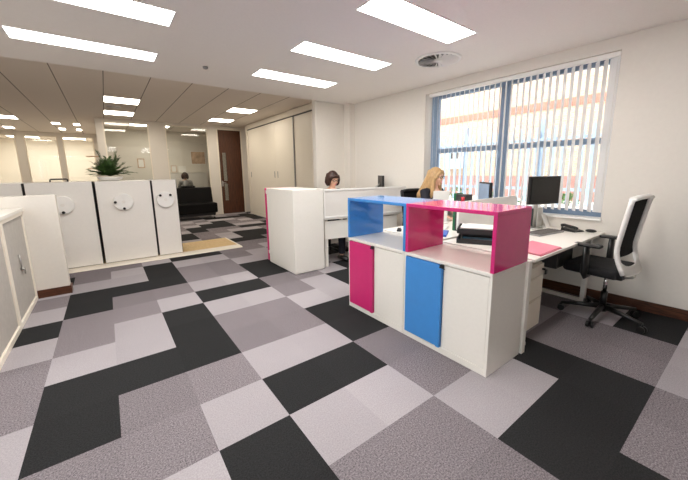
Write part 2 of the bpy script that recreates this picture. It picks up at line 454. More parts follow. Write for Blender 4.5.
# far left glazed front
YG = 16.0
mb = MB()
mb.box(-3.5, -0.06, YG, YG + .12, 2.82, H1)
for a, b in ((-3.5, -3.4), (-2.36, -2.15), (-1.26, -1.13), (-0.2, -0.06)): mb.box(a, b, YG, YG + .12, 0, 2.82)
struct(mb.build('wall_glazed_front', M['wall']))
glazing(4, -3.4, -2.36, YG, 0.0, 2.82, 0); glazing(5, -2.15, -1.26, YG, 0.0, 2.82, 0); glazing(6, -1.13, -0.2, YG, 0.0, 2.82, 0)
struct(MB().box(-3.5, 5.0, 19.4, 19.6, -0.1, 3.05).build('wall_back', M['wall']))

# walnut door
dr = bpy.data.objects.new('door_1', None); C.objects.link(dr); dr.location = (3.13, YF, 0); struct(dr)
mb = MB(); mb.box(3.13, 3.17, YF - .02, YF + .1, 0, 2.87); mb.box(3.93, 3.97, YF - .02, YF + .1, 0, 2.87); mb.box(3.17, 3.93, YF - .02, YF + .1, 2.83, 2.87)
mb.build('door_frame', M['cream'], dr)
mb = MB(); y0, y1 = YF + .01, YF + .05
gx0, gx1 = 3.28, 3.40
mb.box(3.17, gx0, y0, y1, 0.01, 2.83); mb.box(gx1, 3.93, y0, y1, 0.01, 2.83); mb.box(gx0, gx1, y0, y1, 0.01, .46); mb.box(gx0, gx1, y0, y1, 2.08, 2.83); mb.box(gx0, gx1, y0, y1, 1.04, 1.13)
mb.build('door_leaf', M['doorwood'], dr)
MB().box(gx0, gx1, y0 + .012, y0 + .022, 1.13, 2.08).build('vision_panel', M['pglass'], dr)
MB().box(gx0, gx1, y0 + .012, y0 + .022, .46, 1.04).build('vision_panel', M['pglass'], dr)
mb = MB(); mb.cyl((3.225, YF - .0), .024, 1.0, 1.01, 16); mb.tube([(3.225, YF + .01, 1.07), (3.225, YF - .045, 1.07), (3.33, YF - .045, 1.07)], .011, 10)
mb.box(3.205, 3.245, YF + .002, YF + .012, .95, 1.14, None, .003)
mb.build('door_handle', M['steel'], dr)

# ------------------------------------------------------------------ outside the window
mb = MB(); mb.box(9.0, 9.3, -6, 16, -0.5, 7.0, M['brick'])
mb.box(8.985, 9.0, -6, 16, 2.85, 3.04, M['redbrick']); mb.box(8.985, 9.0, -6, 16, 0.6, 1.22, M['lowbrick']); mb.box(8.985, 9.0, -6, 16, 1.98, 2.06, M['redbrick'])
tag(mb.build('brick_building'), 'buff brick building with red brick bands outside the window', 'building')
struct(MB().box(4.75, 9.0, -6, 16, 0.3, 0.62).build('ground_outside', M['concrete']))
mb = MB(); mb.box(8.9, 8.984, 6.0, 6.5, 2.0, 2.5, None, .01); 
for k in range(2):
    mb.box(8.885, 8.9, 6.1 + .22 * k, 6.2 + .22 * k, 2.2, 2.4, M['dark'])
mb.mats.insert(0, M['white2']) if False else None
bx_ = MB(); bx_.box(8.86, 9.0, 5.85, 6.35, 1.45, 2.0, M['paper'], .0)
for k in range(2): bx_.box(8.85, 8.862, 5.93 + .2 * k, 6.02 + .2 * k, 1.75, 1.93, M['dark'])
mb.bm.free()
tag(bx_.build('meter_box'), 'pale box with two dark vents on the brick building', 'utility box')
fence = thing('palisade_fence', 'galvanised palisade fence of upright pales in front of brick building', 'fence', (7.5, 4, .62))
mb = MB(); mb.box(7.47, 7.51, -2, 12, 1.98, 2.04); mb.build('rail', M['galv'], fence)
mb = MB(); mb.box(7.47, 7.51, -2, 12, .95, 1.01); mb.build('rail', M['galv'], fence)
mb = MB()
for k in range(80):
    y = -2 + .165 * k
    mb.prism([(7.455, y - .03), (7.468, y - .03), (7.468, y + .03), (7.455, y + .03)], .66, 2.2)
    mb.hexa([(7.455, y - .03, 2.2), (7.468, y - .03, 2.2), (7.468, y + .03, 2.2), (7.455, y + .03, 2.2)], [(7.455, y - .004, 2.27), (7.468, y - .004, 2.27), (7.468, y + .004, 2.27), (7.455, y + .004, 2.27)])
o = mb.build('pale', M['galv'], fence); o['kind'] = 'stuff'
for y in (-1.0, 1.0, 3.05, 4.85, 7.0, 9.2):
    MB().box(7.515, 7.60, y - .04, y + .04, .62, 2.46, None, .006).build('fence_post', M['galv'], fence)
def shrub(c, r, label):
    mb = MB(); rr = random.Random(int(c[1] * 100))
    for k in range(120):
        a = rr.uniform(0, 2 * pi); e = rr.uniform(-.1, 1.3); q = r * rr.uniform(.5, 1)
        p = Vector((c[0] + q * cos(a) * cos(e), c[1] + q * sin(a) * cos(e), c[2] + q * sin(e)))
        d = Vector((rr.uniform(-1, 1), rr.uniform(-1, 1), rr.uniform(-.2, 1))).normalized() * .07
        n = Vector((rr.uniform(-1, 1), rr.uniform(-1, 1), rr.uniform(-1, 1))).cross(d).normalized() * .025
        mb.poly([p, p + d * .5 + n, p + d, p + d * .5 - n])
    return mb
for n, (y, r) in enumerate(((1.75, .30), (2.55, .26), (3.3, .28), (4.2, .25), (5.2, .3), (5.9, .27))):
    mb = shrub((7.85, y, .66), r, '')
    mb.tube([(7.85, y, .6), (7.85, y, .8)], .02, 8)
    tag(mb.build('shrub', M['shrub']), ['small green shrub seen at the right end of the window, near end of fence', 'small green shrub behind the fence, second from the near end', 'small green shrub behind the fence just right of the window mullion',
        'small green shrub behind the fence just left of the window mullion', 'green shrub behind the fence below the meter box', 'green shrub behind the fence at the far left of the window'][n], 'shrub', 'shrubs along the fence')

# ------------------------------------------------------------------ vertical blind
bl = thing('vertical_blind', 'white vertical blind with narrow open slats across the window', 'blind', (wx(2.1, .05), 2.1, 2.5))
mb = MB(); wseg(mb, 1.04, 3.235, .03, .085, 2.475, 2.518, None, .004); mb.build('headrail', M['white2'], bl)
TH = radians(38)
for k in range(31):
    y = 1.085 + .0695 * k; x = wx(y, .06)
    d = Vector((cos(TH), sin(TH), 0)) if k else Vector((cos(1.3), sin(1.3), 0))
    mb = MB(); mb.obox((x, y, (0.935 + 2.47) / 2), d, (-d.y, d.x, 0), (0, 0, 1), .0435, .0012, (2.47 - .935) / 2)
    mb.build('slat', M['blind'], bl)
mb = MB()
for k in range(12):
    mb.ball((wx(1.055, .02), 1.055, 1.2 + .1 * k), .004, seg=6, ring=4)
mb.tube([(wx(1.055, .02), 1.055, 1.15), (wx(1.055, .02), 1.055, 2.475)], .002, 6)
mb.build('pull_cord', M['white2'], bl)

# ------------------------------------------------------------------ ceiling lights
def ceiling_light(x0, x1, y0, y1, z, label, group, lm):
    t = thing('ceiling_light', label, 'ceiling light', ((x0 + x1) / 2, (y0 + y1) / 2, z), 0, group)
    mb = MB(); w = .012
    mb.box(x0 - w, x0, y0 - w, y1 + w, z - .006, z + .0); mb.box(x1, x1 + w, y0 - w, y1 + w, z - .006, z + .0)
    mb.box(x0, x1, y0 - w, y0, z - .006, z + .0); mb.box(x0, x1, y1, y1 + w, z - .006, z + .0)
    mb.build('frame', M['white2'], t)
    MB().poly([(x0, y0, z - .003), (x0, y1, z - .003), (x1, y1, z - .003), (x1, y0, z - .003)]).build('diffuser', lm, t)
    return t
GN = 'long light panels in the plaster ceiling'
ceiling_light(-.55, .58, 4.03, 4.31, H0, 'long light panel in the low ceiling above the left cupboards, nearer the tiled ceiling', GN, M['lamp'])
ceiling_light(-.55, .58, 2.95, 3.25, H0, 'long light panel cut by the top edge, in front of the left one', GN, M['lamp'])
ceiling_light(1.69, 2.85, 2.87, 3.16, H0, 'middle one of the three long light panels near the window side', GN, M['lamp'])
ceiling_light(1.67, 2.80, 3.90, 4.20, H0, 'farthest of the three long light panels near the window side', GN, M['lamp'])
ceiling_light(1.72, 2.88, 1.81, 2.11, H0, 'nearest and largest long light panel beside the round air vent', GN, M['lamp'])
for (x0, y0, nm) in ((-.55, 1.87, 'added fill light panel over the open carpet, out of view'), (-.55, .8, 'added fill light panel above the camera, out of view'), (1.72, .75, 'added fill light panel above the near carpet, out of view'), (-2.6, 2.95, 'added fill light panel left of the cupboards, out of view')):  # unseen panels added outside the view as fill light
    ceiling_light(x0, x0 + 1.15, y0, y0 + .3, H0, nm, GN, M['lamp'])
GF = 'square light panels in the tiled ceiling'
ceiling_light(.165, .775, 8.2, 8.82, H1, 'square tile light above the potted palm, nearer one', GF, M['lampfar'])
ceiling_light(.165, .775, 9.95, 10.57, H1, 'square tile light above the potted palm, farther one', GF, M['lampfar'])
ceiling_light(2.66, 3.27, 8.0, 8.55, H1, 'square tile light by the sliding cupboards, nearer one', GF, M['lampfar'])
ceiling_light(2.66, 3.27, 9.8, 10.35, H1, 'square tile light in front of the walnut door', GF, M['lampfar'])
ceiling_light(-2.35, -1.74, 12.1, 12.7, H1, 'square tile light at far left over the glazed corridor, nearer one', GF, M['lampfar'])
ceiling_light(-2.42, -2.2, 14.7, 15.2, H1, 'square tile light at far left close to the glazed front', GF, M['lampfar'])
GS = 'small light panels before the glazed front'
ceiling_light(-1.10, -.92, 12.95, 13.4, H1, 'small far ceiling light, near left one of four', GS, M['lampfar'])
ceiling_light(-.60, -.45, 12.95, 13.4, H1, 'small far ceiling light, near right one of four', GS, M['lampfar'])
ceiling_light(-1.06, -.90, 14.4, 14.9, H1, 'small far ceiling light, far left one of four', GS, M['lampfar'])
ceiling_light(-.60, -.47, 14.4, 14.9, H1, 'small far ceiling light, far right one of four', GS, M['lampfar'])
ceiling_light(.8, 1.9, 12.1, 12.6, H1, 'light panel in the room behind the glass partition', GF, M['lampfar'])
ceiling_light(-2.9, -2.0, 16.6, 18.6, H1, 'light panel inside the glazed office, left one', GF, M['lampin'])
ceiling_light(-1.4, -.5, 16.6, 18.6, H1, 'light panel inside the glazed office, right one', GF, M['lampin'])

# round air diffuser
def vent(c, r, z, label, n=24):
    t = thing('air_vent', label, 'air vent', (c[0], c[1], z))
    mb = MB(); mb.lathe([(r * 1.0, -.001), (r * .99, -.012), (r * .86, -.014), (r * .85, -.001)], (c[0], c[1], z), 40); mb.build('rim', M['white2'], t)
    mb = MB(); mb.cyl(c, r * .86, z - .002, z - .0005, 40); mb.build('backing', M['black'], t)
    mb = MB()
    for k in range(n):
        a = 2 * pi * k / n; d = Vector((cos(a), sin(a), 0)); s = Vector((-sin(a), cos(a), 0))
        tl = (s * .80 + Vector((0, 0, -.6))).normalized()
        w0, w1 = r * .045, r * .155
        p0 = Vector((c[0], c[1], z - .016)) + d * r * .2; p1 = Vector((c[0], c[1], z - .016)) + d * r * .86
        b = [p0 - tl * w0 * .5, p1 - tl * w1 * .5, p1 + tl * w1 * .5, p0 + tl * w0 * .5]
        nn = tl.cross(d) * .001
        mb.hexa([q - nn for q in b], [q + nn for q in b])
    mb.build('blade', M['white2'], t)
    mb = MB(); mb.lathe([(r * .2, -.002), (r * .2, -.016), (0.0001, -.018)], (c[0], c[1], z), 24); mb.build('hub', M['white2'], t)
vent((3.2, 2.47), .255, H0, 'round swirl air vent in the low ceiling by the window')
vent((.33, 9.35), .16, H1, 'small round air vent between the two lights above the palm')
mb = MB(); mb.lathe([(.03, -.001), (.03, -.014), (.022, -.024), (.0001, -.026)], (1.1, 4.2, H0), 20)
tag(mb.build('smoke_detector', M['grey']), 'small grey sensor on the plaster ceiling near the step', 'sensor')

# ------------------------------------------------------------------ storage units with coloured doors
FX, BX = 1.93, 2.395
def storage(y0, y1, doorm, label, dl):
    t = thing('storage_cupboard', label, 'cupboard', ((FX + BX) / 2, (y0 + y1) / 2, 0), 0, 'white storage cupboards under the open cubes')
    mb = MB(); e = .022
    mb.box(FX, BX, y0, y0 + e, .0, .712, None, .002); mb.box(FX, BX, y1 - e, y1, .0, .712, None, .002)
    mb.box(FX, BX, y0 + e, y1 - e, .0, .05, None, .002); mb.box(BX - .015, BX, y0 + e, y1 - e, .05, .712); mb.box(FX + .02, BX - .015, y0 + e, y1 - e, .69, .712)
    mb.build('carcass', M['white'], t)
    MB().box(FX - .004, BX, y0, y1, .713, .74, None, .003).build('top', M['white'], t)
    ym = y1 - .385
    d = MB(); d.box(FX - .012, FX + .012, ym + .035, y1 - e - .003, .052, .706, None, .003); d = d.build('door', doorm, t); d['label'] = dl
    s = MB(); s.box(FX - .022, FX + .010, ym + .002, ym + .034, .052, .706, None, .003); s.build('edge_grip', doorm, d)
    w = MB(); w.box(FX + .004, FX + .02, y0 + e + .003, ym - .003, .052, .706, None, .002); w.build('door', M['white'], t)
    l = MB(); l.box(FX - .03, FX - .005, ym - .012, ym + .012, .690, .716, None, .002); l.tube([(FX - .03, ym, .700), (FX - .045, ym, .700)], .006, 8); l.tube([(FX - .04, ym - .014, .698), (FX - .04, ym - .04, .694)], .004, 6)
    l.build('lock', M['black'], t)
storage(1.765, 2.525, M['magm'], 'white storage cupboard with magenta sliding door, under the blue open cube', 'magenta sliding door')
storage(1.0, 1.76, M['bluem'], 'white storage cupboard with blue sliding door, under the magenta open cube', 'blue sliding door')
def cube(y0, y1, m, label):
    t = thing('open_cube_shelf', label, 'shelf', ((FX + BX) / 2, (y0 + y1) / 2, .7405), 0, 'open cube shelves on the storage cupboards')
    h = .026; z0 = .7405; z1 = 1.14; x0, x1 = FX - .01, BX - .01
    MB().box(x0, x1, y0, y1, z1 - h, z1, None, .0025).build('top', m, t)
    MB().box(x0, x1, y0, y0 + h, z0, z1 - h, None, .0015).build('side_panel', m, t)
    MB().box(x0, x1, y1 - h, y1, z0, z1 - h, None, .0015).build('side_panel', m, t)
cube(1.745, 2.52, M['blue'], 'glossy blue open cube shelf beside the magenta one')
cube(.99, 1.742, M['mag'], 'glossy magenta open cube shelf nearest the monitor desk')

# ------------------------------------------------------------------ window desks
def desk(y0, y1, label, side):
    t = thing('desk', label, 'desk', (3.2, (y0 + y1) / 2, 0), 0, 'white desks by the window')
    xr0, xr1 = wx(y0, -.022), wx(y1, -.022)
    MB().prism([(2.475, y0), (xr0, y0), (xr1, y1), (2.475, y1)], .715, .74, None, .003).build('top', M['white'], t)
    yb = y1 if side > 0 else y0
    mb = MB(); mb.box(2.5, 3.9, (y0 + y1) / 2 - .03, (y0 + y1) / 2 + .03, .665, .714, None, .004); mb.build('beam', M['grey'], t)
    for x in (2.54, 3.93):
        mb = MB()
        mb.box(x - .03, x + .03, y0 + .06, y0 + .10, .03, .714, None, .004) if side > 0 else mb.box(x - .03, x + .03, y1 - .10, y1 - .06, .03, .714, None, .004)
        mb.box(x - .03, x + .03, y0 + .05, y1 - .05, 0, .03, None, .004); mb.box(x - .03, x + .03, y0 + .06, y1 - .06, .684, .714, None, .004)
        mb.build('leg', M['white'], t)
    return t
d1 = desk(.975, 1.80, 'white desk by the window holding the black monitor', 1)
MB().box(2.41, 2.46, .985, 1.80, 0, .735, None, .003).build('end_panel', M['white'], d1)
mb = MB(); mb.box(2.62, 3.88, 1.70, 1.715, .30, .71, None, .003); mb.build('modesty_panel', M['darkgap'], d1)
d2 = desk(1.85, 2.62, 'white desk by the window where the blonde woman works', -1)
MB().box(2.41, 2.46, 1.85, 2.62, 0, .735, None, .003).build('end_panel', M['white'], d2)
# central desk screen
def rounded_panel(x0, x1, z0, z1, y0, y1, r):
    pts = []
    for (cx, cz, a0) in ((x1 - r, z1 - r, 0), (x0 + r, z1 - r, 90), (x0 + r, z0 + r, 180), (x1 - r, z0 + r, 270)):
        for k in range(6):
            a = radians(a0 + 18 * k); pts.append((cx + r * cos(a), cz + r * sin(a)))
    mb = MB(); return mb.hexa([(x, y0, z) for x, z in pts], [(x, y1, z) for x, z in pts], None, .002, 1)
sc = rounded_panel(2.76, 3.95, .78, 1.09, 1.812, 1.838, .06)
for x in (2.9, 3.75): sc.box(x - .02, x + .02, 1.808, 1.842, .742, .79)
tag(sc.build('desk_screen', M['white2']), 'low white rounded screen standing between the two window desks', 'desk screen')
# pedestal
pd = thing('drawer_pedestal', 'white three drawer pedestal under the desk end behind the cupboards', 'drawer unit', (2.8, 1.4, 0))
MB().box(2.58, 2.99, 1.12, 1.66, .025, .60, None, .003).build('body', M['cream'], pd)
for k, (a, b) in enumerate(((.03, .29), (.295, .49), (.495, .595))):
    d = MB().box(2.585, 2.985, 1.10, 1.119, a, b, None, .003).build('drawer', M['cream'], pd)
    MB().box(2.72, 2.85, 1.092, 1.0995, b - .012, b - .006, None, .001).build('handle', M['cream'], d)
mb = MB(); mb.tube([(2.955, 1.10, .545), (2.955, 1.075, .545)], .009, 10); mb.box(2.95, 2.985, 1.07, 1.08, .50, .54, None, .002); mb.build('lock', M['black'], pd)
for x in (2.61, 2.96):
    for y in (1.14, 1.63): MB().cyl((x, y), .014, 0, .025, 12).build('foot', M['black'], pd)
# computer under the desk
ct = thing('computer_tower', 'dark computer case hung below the monitor desk', 'computer', (3.42, 1.3, .40))
MB().box(3.26, 3.64, 1.10, 1.55, .48, .655, None, .006).build('case', M['dark'], ct)
MB().box(3.28, 3.62, 1.094, 1.0995, .50, .635, None, .002).build('front_panel', M['black'], ct)
mb = MB()
for x in (3.3, 3.6): mb.box(x - .02, x + .02, 1.2, 1.45, .656, .664)
mb.build('bracket', M['grey'], ct)

# monitors, keyboard, phone, mouse
def monitor(name, loc, rz, w, h, zc, label, scr, tilt=0.0):
    t = thing(name, label, 'monitor', loc, rz)
    xf = frame(loc, rz); z0 = 0
    hz = zc - loc[2]
    mb = MB(); mb.box(-w / 2, w / 2, -.0, .035, hz - h / 2, hz + h / 2, None, .008); mb.build('housing', M['black'], t, xf)
    mb = MB(); mb.box(-w / 2 + .018, w / 2 - .018, -.004, -.0005, hz - h / 2 + .03, hz + h / 2 - .018); mb.build('screen', scr, t, xf)
    mb = MB(); mb.tube([(0, .10, .012), (0, .10, hz - .05), (0, .03, hz)], .018, 12); mb.build('stand_post', M['steel'], t, xf)
    mb = MB(); mb.cyl((0, .10), .085, 0, .012, 28); mb.build('stand_base', M['steel'], t, xf)
    return t
monitor('monitor', (3.77, 1.45, .741), radians(-22), .40, .30, 1.172, 'black monitor on a silver stand on the desk by the window', M['screen'])
monitor('monitor', (3.80, 2.16, .741), radians(-128), .34, .29, 1.10, 'slim monitor with pale screen on the blonde woman\'s desk, seen edge on', M['screenrefl'])
kb = thing('keyboard', 'grey keyboard lying in front of the black monitor', 'keyboard', (3.60, 1.36, .741), radians(-8))
xf = frame((3.60, 1.36, .741), radians(-8))
MB().box(-.22, .22, -.085, .085, 0, .014, None, .004).build('case', M['grey'], kb, xf)
mb = MB()
for r in range(5):
    for c in range(15): mb.box(-.205 + .0275 * c, -.205 + .0275 * c + .022, -.07 + .029 * r, -.07 + .029 * r + .023, .0145, .021)
o = mb.build('keys', M['keyb'], kb, xf)
ph = thing('desk_phone', 'black desk phone at the window end of the desk', 'phone', (3.95, 1.22, .741), radians(-20))
xf = frame((3.95, 1.22, .741), radians(-20))
mb = MB(); mb.hexa([(-.07, -.08, 0), (.07, -.08, 0), (.07, .08, 0), (-.07, .08, 0)], [(-.065, -.075, .012), (.065, -.075, .012), (.065, .075, .035), (-.065, .075, .035)], None, .004); mb.build('base', M['black'], ph, xf)
mb = MB(); mb.tube([(-.045, -.08, .035), (-.045, -.06, .046), (-.045, .06, .058), (-.045, .085, .05)], [.02, .016, .016, .02], 12); mb.build('handset', M['black'], ph, xf)
mo = MB(); mo.ball((4.0, 1.07, .757), .03, .05, .016)
tag(mo.build('computer_mouse', M['black']), 'black mouse nearest the desk corner by the wall', 'mouse')
# documents behind the monitor
for k, (m, w, hh, lab) in enumerate(((M['paper'], .05, .27, 'white upright folder in the row of files behind the monitor, leftmost'), (M['dark'], .03, .25, 'dark upright folder in the row behind the monitor'), (M['art'], .035, .24, 'tan upright booklet in the row behind the monitor'), (M['bluecard'], .018, .22, 'thin blue upright booklet in the row behind the monitor'), (M['red'], .015, .21, 'thin red upright booklet in the row behind the monitor'), (M['paper'], .04, .26, 'white upright booklet at the right end of row behind the monitor'))):
    y = 1.56 + sum((.052, .032, .037, .02, .018)[:k])
    mb = MB(); mb.box(3.915, 4.05, y, y + w - .003, .741, .741 + hh * .82, None, .002)
    tag(mb.build('folder', m), lab, 'folder', 'upright files behind the monitor')
mb = MB(); mb.hexa([(3.945, 1.47, .741), (4.045, 1.47, .741), (4.045, 1.476, .741), (3.945, 1.476, .741)], [(3.945, 1.53, .89), (4.045, 1.53, .89), (4.045, 1.536, .89), (3.945, 1.536, .89)])
mb.box(3.96, 4.03, 1.476, 1.56, .741, .748)
tag(mb.build('card_holder', M['paper']), 'white leaning card on the desk right of the files', 'card')
# pink folder on desk edge
pf = thing('pink_folder', 'pink paper folder lying at the near desk edge beside the magenta cube', 'folder', (2.83, 1.12, .741))
MB().prism([(2.60, .985), (3.0, .985), (3.08, 1.26), (2.66, 1.28)], .741, .747).build('back_cover', M['pink'], pf)
MB().prism([(2.61, 1.0), (2.99, 1.0), (3.06, 1.25), (2.67, 1.265)], .7475, .751).build('sheet', M['paper'], pf)
MB().prism([(2.60, .99), (2.995, .99), (3.07, 1.25), (2.66, 1.27)], .7515, .754).build('front_cover', M['pink'], pf)

# letter trays
def tray(cx, cy, z, rz, label, pm):
    t = thing('letter_tray', label, 'letter tray', (cx, cy, z), rz, 'black letter trays on the desk')
    xf = frame((cx, cy, z), rz); w, l, h = .15, .19, .045
    MB().box(-w, w, -l, l, 0, .004).build('base', M['black'], t, xf)
    mb = MB(); mb.box(-w, -w + .004, -l, l, .004, h); mb.box(w - .004, w, -l, l, .004, h); mb.box(-w + .004, w - .004, l - .004, l, .004, h); mb.box(-w + .004, w - .004, -l, -l + .004, .004, .018)
    mb.build('wall', M['black'], t, xf)
    return xf
xf = tray(2.74, 1.57, .7405, radians(28), 'lower black letter tray on the desk behind the magenta cube', None)
tag(MB().box(-.11, .11, -.15, .15, .0045, .014, None, .002).build('paper_pad', M['tealcard'], None, xf), 'blue pad lying in the lower letter tray', 'paper')
mb = MB()
for sx in (-.14, .14):
    for sy in (-.15, .15): mb.box(sx - .006, sx + .006, sy - .006, sy + .006, .0455, .0895)
up = bpy.data.objects
xf2 = tray(2.74, 1.57, .831, radians(28), 'upper black letter tray stacked above the lower one', None)
par = [o for o in bpy.data.objects if o.name.startswith('letter_tray')][-1]
mb.build('riser', M['black'], par, xf)
tag(MB().box(-.12, .12, -.165, .165, .0045, .05).build('paper_stack', M['paper'], None, xf2), 'white papers lying in the upper letter tray', 'paper')
mb = MB(); mb.hexa([(-.13, -.16, .0505), (.09, -.21, .0505), (.15, .12, .0505), (-.08, .17, .0505)], [(-.13, -.16, .0515), (.09, -.21, .0515), (.15, .12, .0515), (-.08, .17, .0515)])
tag(mb.build('loose_sheet', M['paper'], None, xf2), 'loose white sheet skewed on top of the upper tray papers', 'paper')
# blue folder, pads on desk 2
tag(MB().box(-.14, .14, -.055, .055, 0, .02, None, .003).build('blue_book', M['bluecard'], None, frame((2.76, 2.0, .741), radians(30))), 'blue book on the desk left of the letter trays', 'book')
tag(MB().box(-.13, .13, -.09, .09, 0, .014, None, .003).build('notebook', M['paper'], None, frame((3.02, 2.24, .741), radians(25))), 'white notepad by the blonde woman\'s hands', 'notebook')
# phone handset on the cube bay (small dark object on blue cube shelf)
mb = MB(); mb.box(-.05, .05, -.025, .025, 0, .02, None, .006); mb.box(-.03, .03, -.018, .018, .02, .032, None, .004)
tag(mb.build('stapler', M['dark'], None, frame((2.56, 2.42, .741), radians(40))), 'small dark stapler on the desk seen through the blue cube', 'stapler')
# green file box and red bottle
fb = thing('file_box', 'dark file box with a green side on the blonde woman\'s desk', 'file box', (3.08, 2.0, .741))
MB().box(3.02, 3.15, 1.915, 2.03, .741, 1.14, None, .004).build('body', M['dark'], fb)
MB().box(3.02, 3.15, 2.031, 2.06, .741, 1.15, None, .003).build('divider', M['green'], fb)
bt = thing('bottle', 'small red and white bottle in front of the dark file box', 'bottle', (2.95, 1.90, .741))
mb = MB(); mb.lathe([(.028, 0), (.03, .01), (.03, .29), (.02, .32), (.016, .34)], (2.95, 1.90, .741), 20); mb.build('body', M['white2'], bt)
mb = MB(); mb.lathe([(.018, .34), (.019, .38), (.0001, .382)], (2.95, 1.90, .741), 20); mb.build('cap', M['red'], bt)
mb = MB(); mb.hexa([(3.24, 2.52, .741), (3.42, 2.42, .741), (3.425, 2.43, .741), (3.245, 2.53, .741)], [(3.20, 2.46, 1.15), (3.38, 2.36, 1.15), (3.385, 2.37, 1.15), (3.205, 2.47, 1.15)])
mb.box(3.26, 3.40, 2.38, 2.44, .741, .752)
tag(mb.build('copy_stand', M['paper']), 'white sheet on a slanted copy stand in front of the blonde woman', 'paper')

# ------------------------------------------------------------------ office chairs
def five_star(t, xf, a0, m, r=.32):
    mb = MB(); mb.cyl((0, 0), .035, .07, .13, 20); mb.build('base_hub', m, t, xf)
    for k in range(5):
        a = radians(a0 + 72 * k); d = Vector((cos(a), sin(a), 0))
        mb = MB(); mb.tube([Vector((0, 0, .112)) + d * .02, Vector((0, 0, .10)) + d * .16, Vector((0, 0, .078)) + d * r], [.027, .021, .015], 10)
        leg = mb.build('base_leg', m, t, xf)
        s = Vector((-sin(a), cos(a), 0)); c = d * r + Vector((0, 0, .029))
        mb = MB()
        for q in (-.017, .017): mb.tube([c + s * (q - .010), c + s * (q + .010)], .028, 16)
        mb.tube([c + Vector((0, 0, .0)), c + Vector((0, 0, .052))], .008, 8)
        mb.build('caster', M['black'], leg, xf)
    mb = MB(); mb.tube([(0, 0, .12), (0, 0, .26)], .026, 16); mb.build('gas_lift_sleeve', m, t, xf)
    mb = MB(); mb.tube([(0, 0, .26), (0, 0, .43)], .016, 16); mb.build('gas_lift', M['chrome'], t, xf)
    mb = MB(); mb.box(-.10, .10, -.14, .12, .415, .45, None, .012); mb.build('mechanism', M['black'], t, xf)

def seat_mesh(w, y0, y1, z0, z1):
    mb = MB(); ny, nx = 10, 10
    mb.box(-w, w, y0, y1, z0, z1, None, .035, 4)
    return mb

def task_chair(loc, rz, label, a0, framem, top=1.145):
    t = thing('office_chair', label, 'chair', loc, rz)
    xf = frame(loc, rz)
    five_star(t, xf, a0, M['black'])
    seat_mesh(.245, -.15, .28, .445, .535).build('seat', M['blackfab'], t, xf)
    # back: curved open frame with mesh panel
    def prof(v):   # v 0..1 bottom to top -> (y, z)
        z = .50 + (top - .50) * v
        y = -.17 + .06 * sin(min(1, v / .34) * pi / 2) - .06 * max(0, (v - .34) / .66) ** 1.1
        return y, z
    def hw(v): return .225 - .015 * (1 - v) if v > .25 else .20 + .014 * v / .25
    nv = 14; outer = []; 
    mb = MB()
    for s in (-1, 1):
        pts = [Vector((s * (hw(k / nv) + .035 * (.0)), prof(k / nv)[0], prof(k / nv)[1])) for k in range(nv + 1)]
        mb.tube(pts, .021, 10, flat=(1.25, .9))
    y, z = prof(1); mb.tube([(-hw(1), y, z), (-.1, y - .012, z + .012), (.1, y - .012, z + .012), (hw(1), y, z)], .021, 10, flat=(1.0, 1.3))
    mb.build('back_frame', framem, t, xf)
    mb = MB(); n = 12; g = []
    for k in range(9):                                  # smooth lower shell bridging the two side rails
        v = -.02 + .22 * k / 8; y, z = prof(max(v, 0)); z += min(v, 0) * .6; row = []
        for q in range(n + 1):
            u = -1 + 2 * q / n
            cut = .075 * (1 - abs(u) ** 3) * (k / 8) ** 2
            row.append(mb.bm.verts.new((u * (hw(max(v, 0)) + .004), y - .015 - .03 * (1 - u * u), z - cut)))
        g.append(row)
    for a, b in zip(g, g[1:]):
        for q in range(n):
            f = mb.bm.faces.new([a[q], a[q + 1], b[q + 1], b[q]]); f.smooth = True
    bmesh.ops.solidify(mb.bm, geom=list(mb.bm.faces), thickness=.022)
    mb.build('back_shell', framem, t, xf)
    mb = MB(); n = 10
    g = []
    for k in range(3, nv + 1):
        v = k / nv; y, z = prof(v); row = []
        for q in range(n + 1):
            u = -1 + 2 * q / n
            row.append(mb.bm.verts.new((u * hw(v), y + .012 - .02 * (1 - u * u), z)))
        g.append(row)
    for a, b in zip(g, g[1:]):
        for q in range(n):
            f = mb.bm.faces.new([a[q], a[q + 1], b[q + 1], b[q]]); f.smooth = True
    r = bmesh.ops.solidify(mb.bm, geom=list(mb.bm.faces), thickness=.006)
    mb.build('back_mesh', M['blackmesh'], t, xf)
    mb = MB(); mb.obox((0, -.10, .43), (1, 0, 0), (0, 1, -.3), (0, .3, 1), .04, .10, .016, None, .008); mb.build('back_bracket', M['steel'], t, xf)
    for s in (-1, 1):
        mb = MB(); mb.tube([(s * .16, .08, .44), (s * .27, .08, .44), (s * .285, .08, .48), (s * .285, .08, .715)], [.016, .018, .032, .026], 12, flat=(1.6, .8))
        arm = mb.build('armrest', M['black'], t, xf)
        mb = MB(); mb.box(s * .285 - .04, s * .285 + .04, -.03, .175, .715, .742, None, .012, 3); mb.build('arm_pad', M['black'], arm, xf)
    return t
task_chair((3.64, .815, 0), radians(-4), 'white framed office chair with black mesh back at the monitor desk', 40, M['white2'])
task_chair((3.73, 3.10, 0), radians(172), 'black office chair with rounded back under the blonde woman', 30, M['black'], 1.10)

